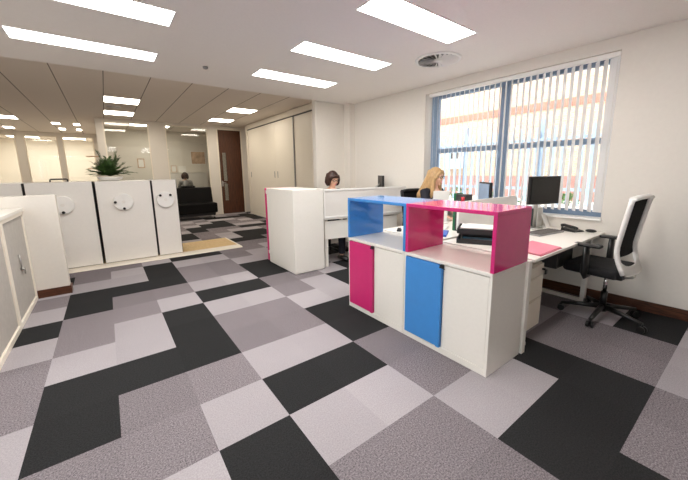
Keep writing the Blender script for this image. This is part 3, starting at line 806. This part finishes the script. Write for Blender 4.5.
# ------------------------------------------------------------------ people
def remesh_obj(mb, name, material, vox, parent, xf, smooth=4):
    bm = mb.bm
    bmesh.ops.recalc_face_normals(bm, faces=bm.faces)
    me = bpy.data.meshes.new(name + '_tmp'); bm.to_mesh(me); bm.free()
    o = bpy.data.objects.new(name + '_tmp', me); C.objects.link(o)
    md = o.modifiers.new('r', 'REMESH'); md.mode = 'VOXEL'; md.voxel_size = vox; md.use_smooth_shade = True
    ms = o.modifiers.new('s', 'SMOOTH'); ms.iterations = smooth; ms.factor = .5
    dg = bpy.context.evaluated_depsgraph_get(); dg.update()
    me2 = bpy.data.meshes.new_from_object(o.evaluated_get(dg))
    C.objects.unlink(o); bpy.data.objects.remove(o)
    me2.transform(xf if parent is None else world_of(parent).inverted() @ xf)
    me2.materials.clear(); me2.materials.append(material)
    for p in me2.polygons: p.use_smooth = True
    me2.name = name
    n = bpy.data.objects.new(name, me2); C.objects.link(n)
    if parent: n.parent = parent
    return n

def person(loc, rz, label, hair, dz, headtilt, topm, glasses, hands=True):
    xf = frame(loc, rz)
    Z = lambda z: z + dz
    # skeleton (facing +y)
    hip, knee, ank = [], [], []
    ch = Vector((0, .03, Z(.93))); nk = Vector((0, .06, Z(1.075))); hd = Vector((0, .085, Z(1.215)))
    RT = Matrix.Rotation(headtilt[0], 4, 'Z') @ Matrix.Rotation(-headtilt[1], 4, 'X')
    def hp(x, y, z): return hd + (RT @ Vector((x, y, z)))
    mb = MB()
    mb.tube([(0, 0, .47), (0, 0, .55), (0, .01, Z(.70)), ch, (0, .045, Z(1.02)), nk], [.12, .15, .125, .145, .11, .055], 18, flat=(.72, 1.15))
    mb.tube([nk - Vector((0, .005, .06)), nk + Vector((0, .01, .03)), hp(0, -.015, -.05)], [.056, .05, .05], 14)
    def headfn(p):
        q = p.copy()
        if q.z < 0:
            k = -q.z / .12; q.x *= 1 - .32 * k * k; q.y *= 1 - .10 * k
            if q.y > 0: q.y += .014 * k
        if q.y > .03: q.y += .004
        return q
    m2 = MB(); m2.ball((0, 0, 0), .074, .095, .118, fn=headfn, seg=28, ring=20)
    # nose, brow, lips, ears, chin
    m2.tube([(0, .092, .022), (0, .108, -.012), (0, .112, -.024), (0, .092, -.032)], [.006, .011, .013, .008], 10)
    m2.ball((0, .09, -.054), .024, .012, .008); m2.ball((0, .088, -.064), .02, .012, .007)
    m2.ball((0, .082, -.096), .022, .016, .016)
    for s in (-1, 1):
        m2.ball((s * .032, .084, .028), .022, .012, .008); m2.ball((s * .074, .0, -.012), .012, .022, .032); m2.ball((s * .04, .068, -.03), .022, .02, .024)
    bmesh.ops.transform(m2.bm, matrix=Matrix.Translation(hd) @ RT, verts=m2.bm.verts)
    tmp = bpy.data.meshes.new('t'); m2.bm.to_mesh(tmp); m2.bm.free(); mb.bm.from_mesh(tmp)
    arms = []
    for s in (-1, 1):
        sh = Vector((s * .165, .03, Z(1.0))); el = Vector((s * .225, .13, Z(.79))); wr = Vector((s * .12, .36, .80))
        arms.append((sh, el, wr))
        mb.tube([(s * .06, .04, Z(1.01)), sh, sh.lerp(el, .5), el, el.lerp(wr, .35), wr], [.06, .056, .046, .038, .038, .025], 12)
        d = (wr - el).normalized(); side = d.cross(Vector((0, 0, 1))).normalized() * -s  # towards the thumb
        pc = wr + d * .05
        mb.tube([wr, wr + d * .03, wr + d * .085], [.024, .034, .034], 12, flat=(.45, 1.1))
        for k, (off, ln) in enumerate(((.027, .068), (.009, .078), (-.009, .072), (-.026, .055))):
            b = wr + d * .08 + side * off
            mb.tube([b, b + d * ln * .45 + Vector((0, 0, .004)), b + d * ln * .75 - Vector((0, 0, .010)), b + d * ln * .92 - Vector((0, 0, .028))], [.0095, .009, .008, .007], 8)
        b = wr + d * .03 + side * .028
        mb.tube([b, b + side * .022 + d * .028 - Vector((0, 0, .005)), b + side * .03 + d * .055 - Vector((0, 0, .018))], [.012, .010, .008], 8)
        hp_, kn, an, to = Vector((s * .09, .02, .50)), Vector((s * .11, .43, .52)), Vector((s * .11, .42, .09)), Vector((s * .12, .58, .035))
        mb.tube([hp_, hp_.lerp(kn, .5), kn, kn.lerp(an, .35), an], [.088, .074, .056, .052, .036], 14)
        mb.tube([an + Vector((0, -.05, -.045)), an + Vector((0, .03, -.045)), to], [.04, .042, .03], 12, flat=(.8, 1))
    body = remesh_obj(mb, 'person', M['skin'], .0075, None, Matrix.Identity(4), 3)
    body.location = loc; body.rotation_euler = (0, 0, rz)
    tag(body, label, 'person')
    # clothing
    mb = MB()
    mb.tube([(0, 0, .50), (0, 0, .56), (0, .01, Z(.70)), ch, (0, .045, Z(1.015)), nk - Vector((0, 0, .03))], [.16, .168, .14, .16, .122, .072], 18, flat=(.74, 1.12))
    for (sh, el, wr) in arms:
        s = 1 if sh.x > 0 else -1
        mb.tube([(s * .06, .04, Z(1.0)), sh, sh.lerp(el, .5), el, el.lerp(wr, .25)], [.066, .067, .057, .05, .048], 12)
    remesh_obj(mb, 'top', topm, .011, body, xf, 2)
    mb = MB()
    for s in (-1, 1):
        hp_, kn, an = Vector((s * .09, .0, .52)), Vector((s * .11, .43, .525)), Vector((s * .11, .42, .11))
        mb.tube([hp_, hp_.lerp(kn, .5), kn, kn.lerp(an, .4), an], [.098, .084, .066, .06, .052], 14)
    mb.tube([(-.09, 0, .53), (.09, 0, .53)], .1, 12)
    remesh_obj(mb, 'trousers', M['navy'], .012, body, xf, 2)
    mb = MB()
    for s in (-1, 1):
        an, to = Vector((s * .11, .42, .05)), Vector((s * .12, .59, .04))
        mb.tube([an + Vector((0, -.06, 0)), an + Vector((0, .03, .002)), to], [.045, .05, .037], 12, flat=(.8, 1))
    for v in mb.bm.verts: v.co.z = max(v.co.z, .002)
    mb.build('shoes', M['black'], body, xf)
    # eyes
    mb = MB()
    for s in (-1, 1):
        mb.ball(hp(s * .031, .083, .008), .012, .009, .008, M['paper'], 12, 8); mb.ball(hp(s * .031, .0905, .008), .005, .003, .005, M['dark'], 8, 6)
    mb.build('eyes', None, body, xf)
    mb = MB(); mb.tube([hp(-.02, .102, -.058), hp(0, .104, -.059), hp(.02, .102, -.058)], [.004, .005, .004], 8); mb.build('lips', M['pink'], body, xf)
    if glasses:
        mb = MB()
        for s in (-1, 1):
            pts = [hp(s * .033 + .023 * cos(2 * pi * k / 14), .108, .006 + .017 * sin(2 * pi * k / 14)) for k in range(15)]
            mb.tube(pts, .003, 6); mb.tube([hp(s * .055, .106, .01), hp(s * .076, .06, .01), hp(s * .078, .0, .005)], .003, 6)
        mb.tube([hp(-.011, .108, .01), hp(.011, .108, .01)], .003, 6)
        mb.build('glasses', M['black'], body, xf)
    # hair
    mb = MB()
    if hair == 'bob':
        mb.ball(hp(0, -.014, .026), .094, .104, .112)
        for s in (-1, 1):
            for (px, py, ln) in ((.080, -.05, -.11), (.088, -.01, -.115), (.084, .03, -.10), (.05, -.095, -.11), (.0, -.108, -.11)):
                mb.tube([hp(s * px * .8, py, .07), hp(s * px * 1.06, py, .0), hp(s * px * 1.04, py, ln * .6), hp(s * px * .9, py + .006, ln)], [.03, .032, .03, .014], 10)
        mb.tube([hp(-.085, .045, .03), hp(-.05, .088, .062), hp(0, .098, .068), hp(.05, .088, .062), hp(.085, .045, .03)], [.02, .022, .022, .022, .02], 10)
        carve = (-.060, .060, .036)
        hm = M['brownhair']
    else:
        mb.ball(hp(0, -.012, .024), .086, .106, .108)
        for s in (-1, 1):
            for (px, py, ln, ox, oy) in ((.076, .02, -.30, .02, .03), (.084, -.02, -.34, .03, -.02), (.07, -.06, -.36, .04, -.06), (.035, -.092, -.37, .03, -.09)):
                mb.tube([hp(s * px * .7, py, .075), hp(s * px, py, 0), hp(s * (px + ox * .4), py + oy * .5, ln * .45), hp(s * (px + ox), py + oy, ln * .8), hp(s * (px + ox * 1.1), py + oy, ln)], [.028, .032, .034, .03, .008], 10)
        mb.tube([hp(0, -.1, .05), hp(0, -.115, -.1), hp(0, -.15, -.25), hp(0, -.165, -.37)], [.04, .045, .045, .01], 12)
        mb.tube([hp(-.076, .055, -.02), hp(-.062, .07, .045), hp(-.02, .074, .09)], [.016, .02, .02], 10); mb.tube([hp(.076, .055, -.02), hp(.062, .07, .045), hp(.01, .074, .09)], [.016, .02, .02], 10)
        hm = M['blondehair']
    remesh_obj(mb, 'hair', hm, .008, body, xf, 2)
    return body

# far desk row frame
FO = (2.449, 3.78); FR = radians(-10)
xfF = frame((FO[0], FO[1], 0), FR)
dk = thing('desk', 'white desk with panel front behind the frosted screen, by the tall white unit', 'desk', (FO[0], FO[1], 0), FR)
MB().box(0, 1.33, .0, .74, .715, .74, None, .003).build('top', M['white'], dk, xfF)
MB().box(.02, 1.30, .03, .045, .42, .69, None, .003).build('modesty_panel', M['white'], dk, xfF)
for x in (.03, 1.26):
    MB().box(x, x + .05, .05, .70, .0, .714, None, .003).build('leg', M['white'], dk, xfF)
ds = thing('desk_screen', 'long frosted screen with white rim along the far desk', 'desk screen', (FO[0], FO[1], .745), FR)
mb = MB(); mb.box(0, 1.44, -.012, .016, 1.13, 1.155, None, .003); mb.box(0, .022, -.012, .016, .76, 1.13, None, .003); mb.box(1.418, 1.44, -.012, .016, .76, 1.13, None, .003); mb.box(0, 1.44, -.012, .016, .7405, .765, None, .003)
mb.build('rim', M['white2'], ds, xfF)
MB().box(.022, 1.418, -.002, .006, .765, 1.13).build('frosted_panel', M['frost'], ds, xfF)
mb = MB(); mb.box(.10, .32, .12, .30, .7405, .86, None, .006)
tag(mb.build('file_tray', M['grey'], None, xfF), 'grey box blurred behind the frosted screen', 'box')
monitor('monitor', (3.76, 3.97, .741), radians(60), .34, .27, 1.19, 'slim black monitor on the far desk beyond the frosted screen', M['screenrefl'])
person((2.98, 4.40, 0), radians(184), 'woman with short dark brown hair and glasses seated behind the frosted screen', 'bob', .065, (radians(-8), radians(16)), M['navy'], True)
task_chair((2.98, 4.44, -.0), radians(184), 'black office chair under the dark haired woman', 20, M['black'], 1.02)
person((3.69, 2.90, 0), radians(180), 'woman with long blonde hair and glasses working at the window desk', 'long', .10, (radians(6), radians(10)), M['navy'], True)

# ------------------------------------------------------------------ tall white unit with magenta back
tu = thing('tall_storage_unit', 'tall white storage unit with a magenta edge panel at the end of far desk', 'storage unit', (2.19, 4.2, 0))
MB().box(1.955, 2.435, 3.765, 4.62, 0.012, 1.165, None, .004).build('body', M['white'], tu)
MB().box(1.945, 2.445, 4.635, 4.665, .03, 1.165, None, .003).build('end_panel', M['magm'], tu)['label'] = 'magenta end panel'
mb = MB()
for z in (.14, 1.08): mb.box(1.95, 1.985, 4.615, 4.64, z, z + .05, None, .003)
mb.build('bracket', M['white2'], tu)
MB().box(1.97, 2.42, 3.78, 4.61, 0, .012).build('plinth', M['white'], tu)

# ------------------------------------------------------------------ mobile shelving
tk = thing('shelving_track', 'raised tan plywood track deck under the white rolling shelving', 'track', (.1, 6.4, 0))
MB().box(-2.6, 1.93, 6.13, 6.95, .0, .02).build('deck', M['ply'], tk)
mb = MB(); mb.hexa([(-2.6, 5.90, 0), (1.96, 5.90, 0), (1.96, 6.129, 0), (-2.6, 6.129, 0)], [(-2.6, 5.925, .020), (1.96, 5.925, .020), (1.96, 6.129, .020), (-2.6, 6.129, .020)])
mb.hexa([(1.931, 6.13, 0), (1.99, 6.13, 0), (1.99, 6.95, 0), (1.931, 6.95, 0)], [(1.931, 6.13, .022), (1.96, 6.13, .021), (1.96, 6.95, .021), (1.931, 6.95, .022)])
mb.build('ramp_edge', M['cream'], tk)
def shelving(x0, x1, wheel, label, a0, nk):
    t = thing('rolling_shelving', label, 'shelving', ((x0 + x1) / 2, 6.5, .02), 0, 'white rolling shelving units')
    MB().box(x0 - .010, x1 + .010, 6.125, 6.9, .035, 1.29, None, .003).build('body', M['darkgap'], t)
    MB().box(x0, x1, 6.10, 6.124, .030, 1.30, None, .004).build('end_panel', M['offwhite'], t)
    MB().box(x0 + .01, x1 - .01, 6.125, 6.9, 1.291, 1.30).build('top', M['offwhite'], t)
    mb = MB(); mb.box(x0 + .02, x1 - .02, 6.13, 6.88, .0205, .034); mb.build('wheel_carriage', M['darkgap'], t)
    if wheel is None: return
    cz = .975
    mb = MB(); n = 36; R_ = .132
    mb.tube([(wheel, 6.099, cz), (wheel, 6.09, cz), (wheel, 6.062, cz), (wheel, 6.056, cz), (wheel, 6.0561, cz), (wheel, 6.064, cz)], [R_ * .90, R_, R_, R_ * .95, R_ * .84, R_ * .80], n)
    for f_ in mb.bm.faces: f_.smooth = False
    for bx_, bz_ in ((.045, .03), (-.045, .03), (.0, .075)): mb.tube([(wheel + bx_, 6.066, cz + bz_), (wheel + bx_, 6.060, cz + bz_)], .009, 10, M['grey'])
    mb.mats.insert(0, M['white2'])
    for f_ in mb.bm.faces: f_.material_index = 1 if len(f_.verts) and f_.calc_area() < .0003 and (f_.calc_center_median() - Vector((wheel, 6.06, cz))).length < .09 else 0
    w = mb.build('handwheel', None, t)
    mb = MB()
    for k in range(3):
        a = radians(a0 + 120 * k + 60); mb.obox((wheel + cos(a) * .06, 6.062, cz + sin(a) * .06), (cos(a), 0, sin(a)), (0, 1, 0), (-sin(a), 0, cos(a)), .05, .003, .012, None, .002)
    mb.tube([(wheel, 6.066, cz), (wheel, 6.050, cz)], .024, 16); mb.build('spoke', M['offwhite'], w)
    for k in range(nk):
        a = radians(a0 + 90 * k) if nk == 3 else radians(a0 + 90 * k)
        mb = MB(); px, pz = wheel + cos(a) * .105, cz + sin(a) * .105
        mb.tube([(px, 6.062, pz), (px, 6.045, pz), (px, 6.025, pz)], [.012, .02, .018], 12); mb.build('knob', M['black'], w)
shelving(-1.62, -.93, None, 'white rolling shelving unit at far left, mostly behind the low wall', 0, 0)
shelving(-.90, -.172, -.535, 'white rolling shelving unit behind the low wall edge, its handwheel half hidden', 180, 2)
shelving(-.135, .578, .19, 'white rolling shelving unit below the potted palm, full handwheel in view', 180, 2)
shelving(.608, .958, .775, 'narrow white rolling shelving unit at the right end, beside the sofa', 45, 2)
# small dark bar on top of shelving
mb = MB(); mb.tube([(-.68, 6.6, 1.3), (-.68, 6.6, 1.33), (-.665, 6.6, 1.34), (-.49, 6.6, 1.34), (-.475, 6.6, 1.33), (-.475, 6.6, 1.3)], .011, 10)
tag(mb.build('grab_bar', M['dark']), 'small dark grab bar standing on the rolling shelving behind the low wall', 'bar')

# potted palm
pl = thing('potted_palm', 'bushy green palm in a low white bowl on the rolling shelving', 'plant', (.07, 6.5, 1.30))
mb = MB(); mb.lathe([(.10, .001), (.15, .02), (.175, .055), (.17, .065), (.155, .05), (.0001, .045)], (.07, 6.5, 1.30), 32); mb.build('bowl', M['white2'], pl)
mb = MB(); rr = random.Random(11)
base = Vector((.07, 6.5, 1.345))
tips = []
for k in range(46):
    a = rr.uniform(0, 2 * pi); el = rr.uniform(.25, 1.3); ln = rr.uniform(.24, .38)
    if k < 3: el = 1.25; ln = .44; a = (2.7, 2.9, .5)[k]
    d = Vector((cos(a) * cos(el), sin(a) * cos(el) * .7, sin(el)))
    pts = []
    for q in range(7):
        f = q / 6; p = base + Vector((rr.uniform(-.0, .0), 0, 0)) + d * ln * f + Vector((0, 0, .03 - .10 * f * f * (1 - el / 1.6)))
        pts.append(p)
    mb.tube(pts, [.004, .004, .0035, .003, .003, .002, .0015], 5)
    for q in range(1, 7):
        for s in (-1, 1):
            t_ = (pts[q] - pts[q - 1]).normalized(); side = t_.cross(Vector((0, 0, 1)))
            side = side.normalized() if side.length > .1 else Vector((1, 0, 0))
            for h in (0, .5):
                p = pts[q - 1].lerp(pts[q], h); L_ = rr.uniform(.10, .17) * (1 - .35 * q / 6)
                e = p + (t_ * .75 + side * s * .7 + Vector((0, 0, rr.uniform(-.15, .25)))).normalized() * L_
                w = t_ * .014; m_ = p.lerp(e, .45)
                up_ = Vector((0, 0, .004))
                for v_ in (p, m_, e): v_.z = max(v_.z, 1.372)
                mb.poly([p, m_ + w + up_, e, m_ - w + up_])
mb.build('foliage', M['leaf'], pl)
mb = MB(); mb.lathe([(.0001, .046), (.15, .047), (.15, .052), (.0001, .06)], (.07, 6.5, 1.30), 24); mb.build('soil', M['darkgap'], pl)

# ------------------------------------------------------------------ tambour cupboards at left
def tambour(y0, y1, label, lock):
    XF = -.77
    t = thing('tambour_cupboard', label, 'cupboard', (-1.0, (y0 + y1) / 2, 0), 0, 'grey shutter cupboards along the left')
    mb = MB(); e = .03
    mb.box(-1.2, XF, y0, y0 + e, 0, 1.02, None, .003); mb.box(-1.2, XF, y1 - e, y1, 0, 1.02, None, .003)
    mb.box(-1.2, XF, y0 + e, y1 - e, 0, .05, None, .003); mb.box(-1.2, XF, y0 + e, y1 - e, .98, 1.02, None, .003); mb.box(-1.2, -1.18, y0 + e, y1 - e, .05, .98)
    mb.build('carcass', M['cream'], t)
    ym = y0 + e + (y1 - y0) * .40
    for (a, b) in ((y0 + e + .001, ym - .001), (ym + .001, y1 - e - .001)):
        mb = MB(); n = max(6, int((b - a) / .022)); w = (b - a) / n
        for k in range(n):
            yy = a + w * k
            mb.box(XF - .026, XF - .014, yy + .001, yy + w - .001, .052, .978, None, .003, 1)
        mb.box(XF - .034, XF - .027, a, b, .052, .978)
        d = mb.build('shutter', M['tambour'], t)
    if lock:
        mb = MB(); mb.tube([(XF - .012, ym + .03, .62), (XF - .002, ym + .03, .62), (XF - .002, ym + .03, .48), (XF - .012, ym + .03, .48)], .006, 8); mb.build('handle', M['steel'], t)
        mb = MB(); mb.tube([(XF - .014, ym + .06, .47), (XF + .012, ym + .06, .47)], .016, 12); mb.tube([(XF + .008, ym + .06, .47), (XF + .01, ym + .11, .475)], .008, 8); mb.box(XF - .002, XF + .014, ym + .10, ym + .125, .41, .45, M['black'])
        mb.mats = [M['steel'], M['black']] if len(mb.mats) < 2 else mb.mats
        mb.build('lock', M['steel'], t)
    MB().box(-1.215, XF + .012, y0, y1, 1.021, 1.055, None, .003).build('top', M['white'], t)
tambour(3.975, 4.875, 'grey shutter cupboard with a lock, against the low wall', True)
tambour(3.07, 3.972, 'grey shutter cupboard at the left picture edge, in front of the locked one', False)

# ------------------------------------------------------------------ sofa
sf = thing('sofa', 'black leather armless sofa on chrome feet below the glass partition', 'sofa', (2.1, 10.6, 0))
MB().box(1.45, 2.72, 10.25, 10.95, .20, .50, None, .035, 4).build('seat', M['leather'], sf)
mb = MB(); mb.hexa([(1.45, 10.74, .47), (2.72, 10.74, .47), (2.72, 11.0, .47), (1.45, 11.0, .47)], [(1.45, 10.84, .96), (2.72, 10.84, .96), (2.72, 11.02, .96), (1.45, 11.02, .96)], None, .035, 4); mb.build('backrest', M['leather'], sf)
MB().box(1.5, 2.66, 10.3, 10.95, .12, .20, None, .01).build('base', M['black'], sf)
for x in (1.55, 2.62):
    for y in (10.33, 10.9): MB().cyl((x, y), .018, 0, .12, 14).build('foot', M['chrome'], sf)

# ------------------------------------------------------------------ sliding door storage wall
sw = thing('sliding_cupboard', 'full height cream storage wall with three sliding doors by the walnut door', 'cupboard', (4.2, 8.5, 0))
X_ = 3.92
MB().box(X_ + .07, 4.62, 5.2, 10.72, .0, 2.94).build('carcass', M['cream'], sw)
MB().box(X_, 4.64, 5.17, 5.199, 0, 2.945, None, .003).build('side_panel', M['cream'], sw)
MB().box(X_, X_ + .07, 5.2, 10.72, 2.80, 2.94, None, .003).build('fascia', M['cream'], sw)
MB().box(X_, X_ + .07, 10.60, 10.72, .0, 2.799, None, .003).build('jamb', M['cream'], sw)
MB().box(X_ + .01, X_ + .06, 5.2, 10.599, .0, .12, None, .003).build('plinth', M['cream'], sw)
MB().box(X_ + .025, X_ + .05, 5.2, 10.599, 2.775, 2.799).build('track', M['dark'], sw)
for (a, b, off, hs) in ((8.52, 10.59, .02, (10.46, 8.62)), (7.44, 8.515, .02, (8.42,)), (5.21, 7.40, .045, ())):
    d = MB().box(X_ + off, X_ + off + .02, a, b, .125, 2.772, None, .003).build('door', M['cream'], sw)
    for y in hs: MB().box(X_ + off - .004, X_ + off - .0005, y - .02, y + .02, 1.25, 1.43, None, .001).build('handle', M['grey'], d)
MB().box(X_ + .02, X_ + .045, 7.402, 7.438, .125, 2.772).build('edge_trim', M['grey'], sw)

# ------------------------------------------------------------------ room behind glass
cb = thing('counter_cupboard', 'pale low cupboard behind the glass partition', 'cupboard', (2.3, 13.3, 0))
MB().box(1.5, 3.2, 13.15, 13.58, 0, 1.42, None, .004).build('body', M['offwhite'], cb)
MB().box(1.48, 3.22, 13.13, 13.59, 1.421, 1.45, None, .003).build('top', M['white'], cb)
for a, b in ((1.52, 2.34), (2.36, 3.18)): MB().box(a, b, 13.13, 13.149, .05, 1.40, None, .003).build('door', M['offwhite'], cb)
def picture(name, x0, x1, z0, z1, y, label, m, fm, w=.02):
    t = thing(name, label, 'picture', ((x0 + x1) / 2, y, z0))
    mb = MB(); mb.box(x0, x0 + w, y - .02, y, z0, z1); mb.box(x1 - w, x1, y - .02, y, z0, z1); mb.box(x0 + w, x1 - w, y - .02, y, z0, z0 + w); mb.box(x0 + w, x1 - w, y - .02, y, z1 - w, z1); mb.build('frame', fm, t)
    MB().box(x0 + w, x1 - w, y - .012, y - .004, z0 + w, z1 - w).build('print', m, t)
picture('picture_frame', .98, 1.2, 1.62, 1.95, 13.599, 'small cream framed picture behind glass right of the palm', M['paper'], M['art'], .03)
picture('picture_frame', 2.74, 3.28, 1.75, 2.25, 13.599, 'large tan abstract print on the wall behind the glass', M['art'], M['paper'])
picture('picture_frame', 2.0, 2.18, 1.452, 1.70, 13.4, 'small framed picture standing on the low cupboard, left one', M['paper'], M['art'])
picture('picture_frame', 2.24, 2.5, 1.452, 1.68, 13.4, 'white card frame standing on the low cupboard, right one', M['paper'], M['paper'])
for z, nm in ((1.90, 'upper'), (1.56, 'lower')):
    tag(MB().box(-.36, -.061, 11.5, 11.68, z, z + .025, None, .003).build('wall_shelf', M['art']), 'short wooden wall shelf left of the palm, %s one' % nm, 'shelf', 'wall shelves by the palm')

person((2.30, 12.55, 0), 0.0, 'person in a pale grey top seated behind the glass partition, facing the low cupboard', 'bob', .10, (0, radians(8)), M['greytop'], False)
task_chair((2.30, 12.45, 0), 0.0, 'black office chair under the person behind the glass', 20, M['black'], .95)

# ------------------------------------------------------------------ daylight
w = bpy.data.worlds.new('sky'); bpy.context.scene.world = w; w.use_nodes = True
bg = w.node_tree.nodes['Background']; bg.inputs['Color'].default_value = (.90, .95, 1.0, 1); bg.inputs['Strength'].default_value = 2.1
s = bpy.data.lights.new('sun', 'SUN'); s.energy = 3.6; s.angle = radians(3); s.color = (1, .96, .9)
so = bpy.data.objects.new('sun', s); C.objects.link(so)
so.rotation_euler = Vector((.55, -.35, -.9)).to_track_quat('-Z', 'Y').to_euler()

# ------------------------------------------------------------------ camera
f, pt, ro, ya, cyo = 316.92163, .17089, .0133, .63836, -13.8087
fw = Vector((cos(pt) * sin(ya), cos(pt) * cos(ya), -sin(pt)))
r = Vector((cos(ya), -sin(ya), 0)); d = fw.cross(r)
r2 = r * cos(ro) + d * sin(ro); d2 = -r * sin(ro) + d * cos(ro)
cam = bpy.data.cameras.new('camera'); co = bpy.data.objects.new('camera', cam); C.objects.link(co)
cam.sensor_fit = 'HORIZONTAL'; cam.sensor_width = 36; cam.lens = 36 * f / 688; cam.shift_y = cyo / 688
cam.clip_start = .05; cam.clip_end = 200
mm = Matrix((r2, -d2, -fw)).transposed().to_4x4(); mm.translation = (0, 0, 1.4)
co.matrix_world = mm
S = bpy.context.scene; S.camera = co
S.view_settings.view_transform = 'Standard'; S.view_settings.look = 'None'
S.view_settings.exposure = 0.98; S.view_settings.gamma = 1.0; S.view_settings.use_curve_mapping = False
S.cycles.max_bounces = 10; S.cycles.diffuse_bounces = 6; S.cycles.transparent_max_bounces = 16
S.cycles.sample_clamp_indirect = 8.0
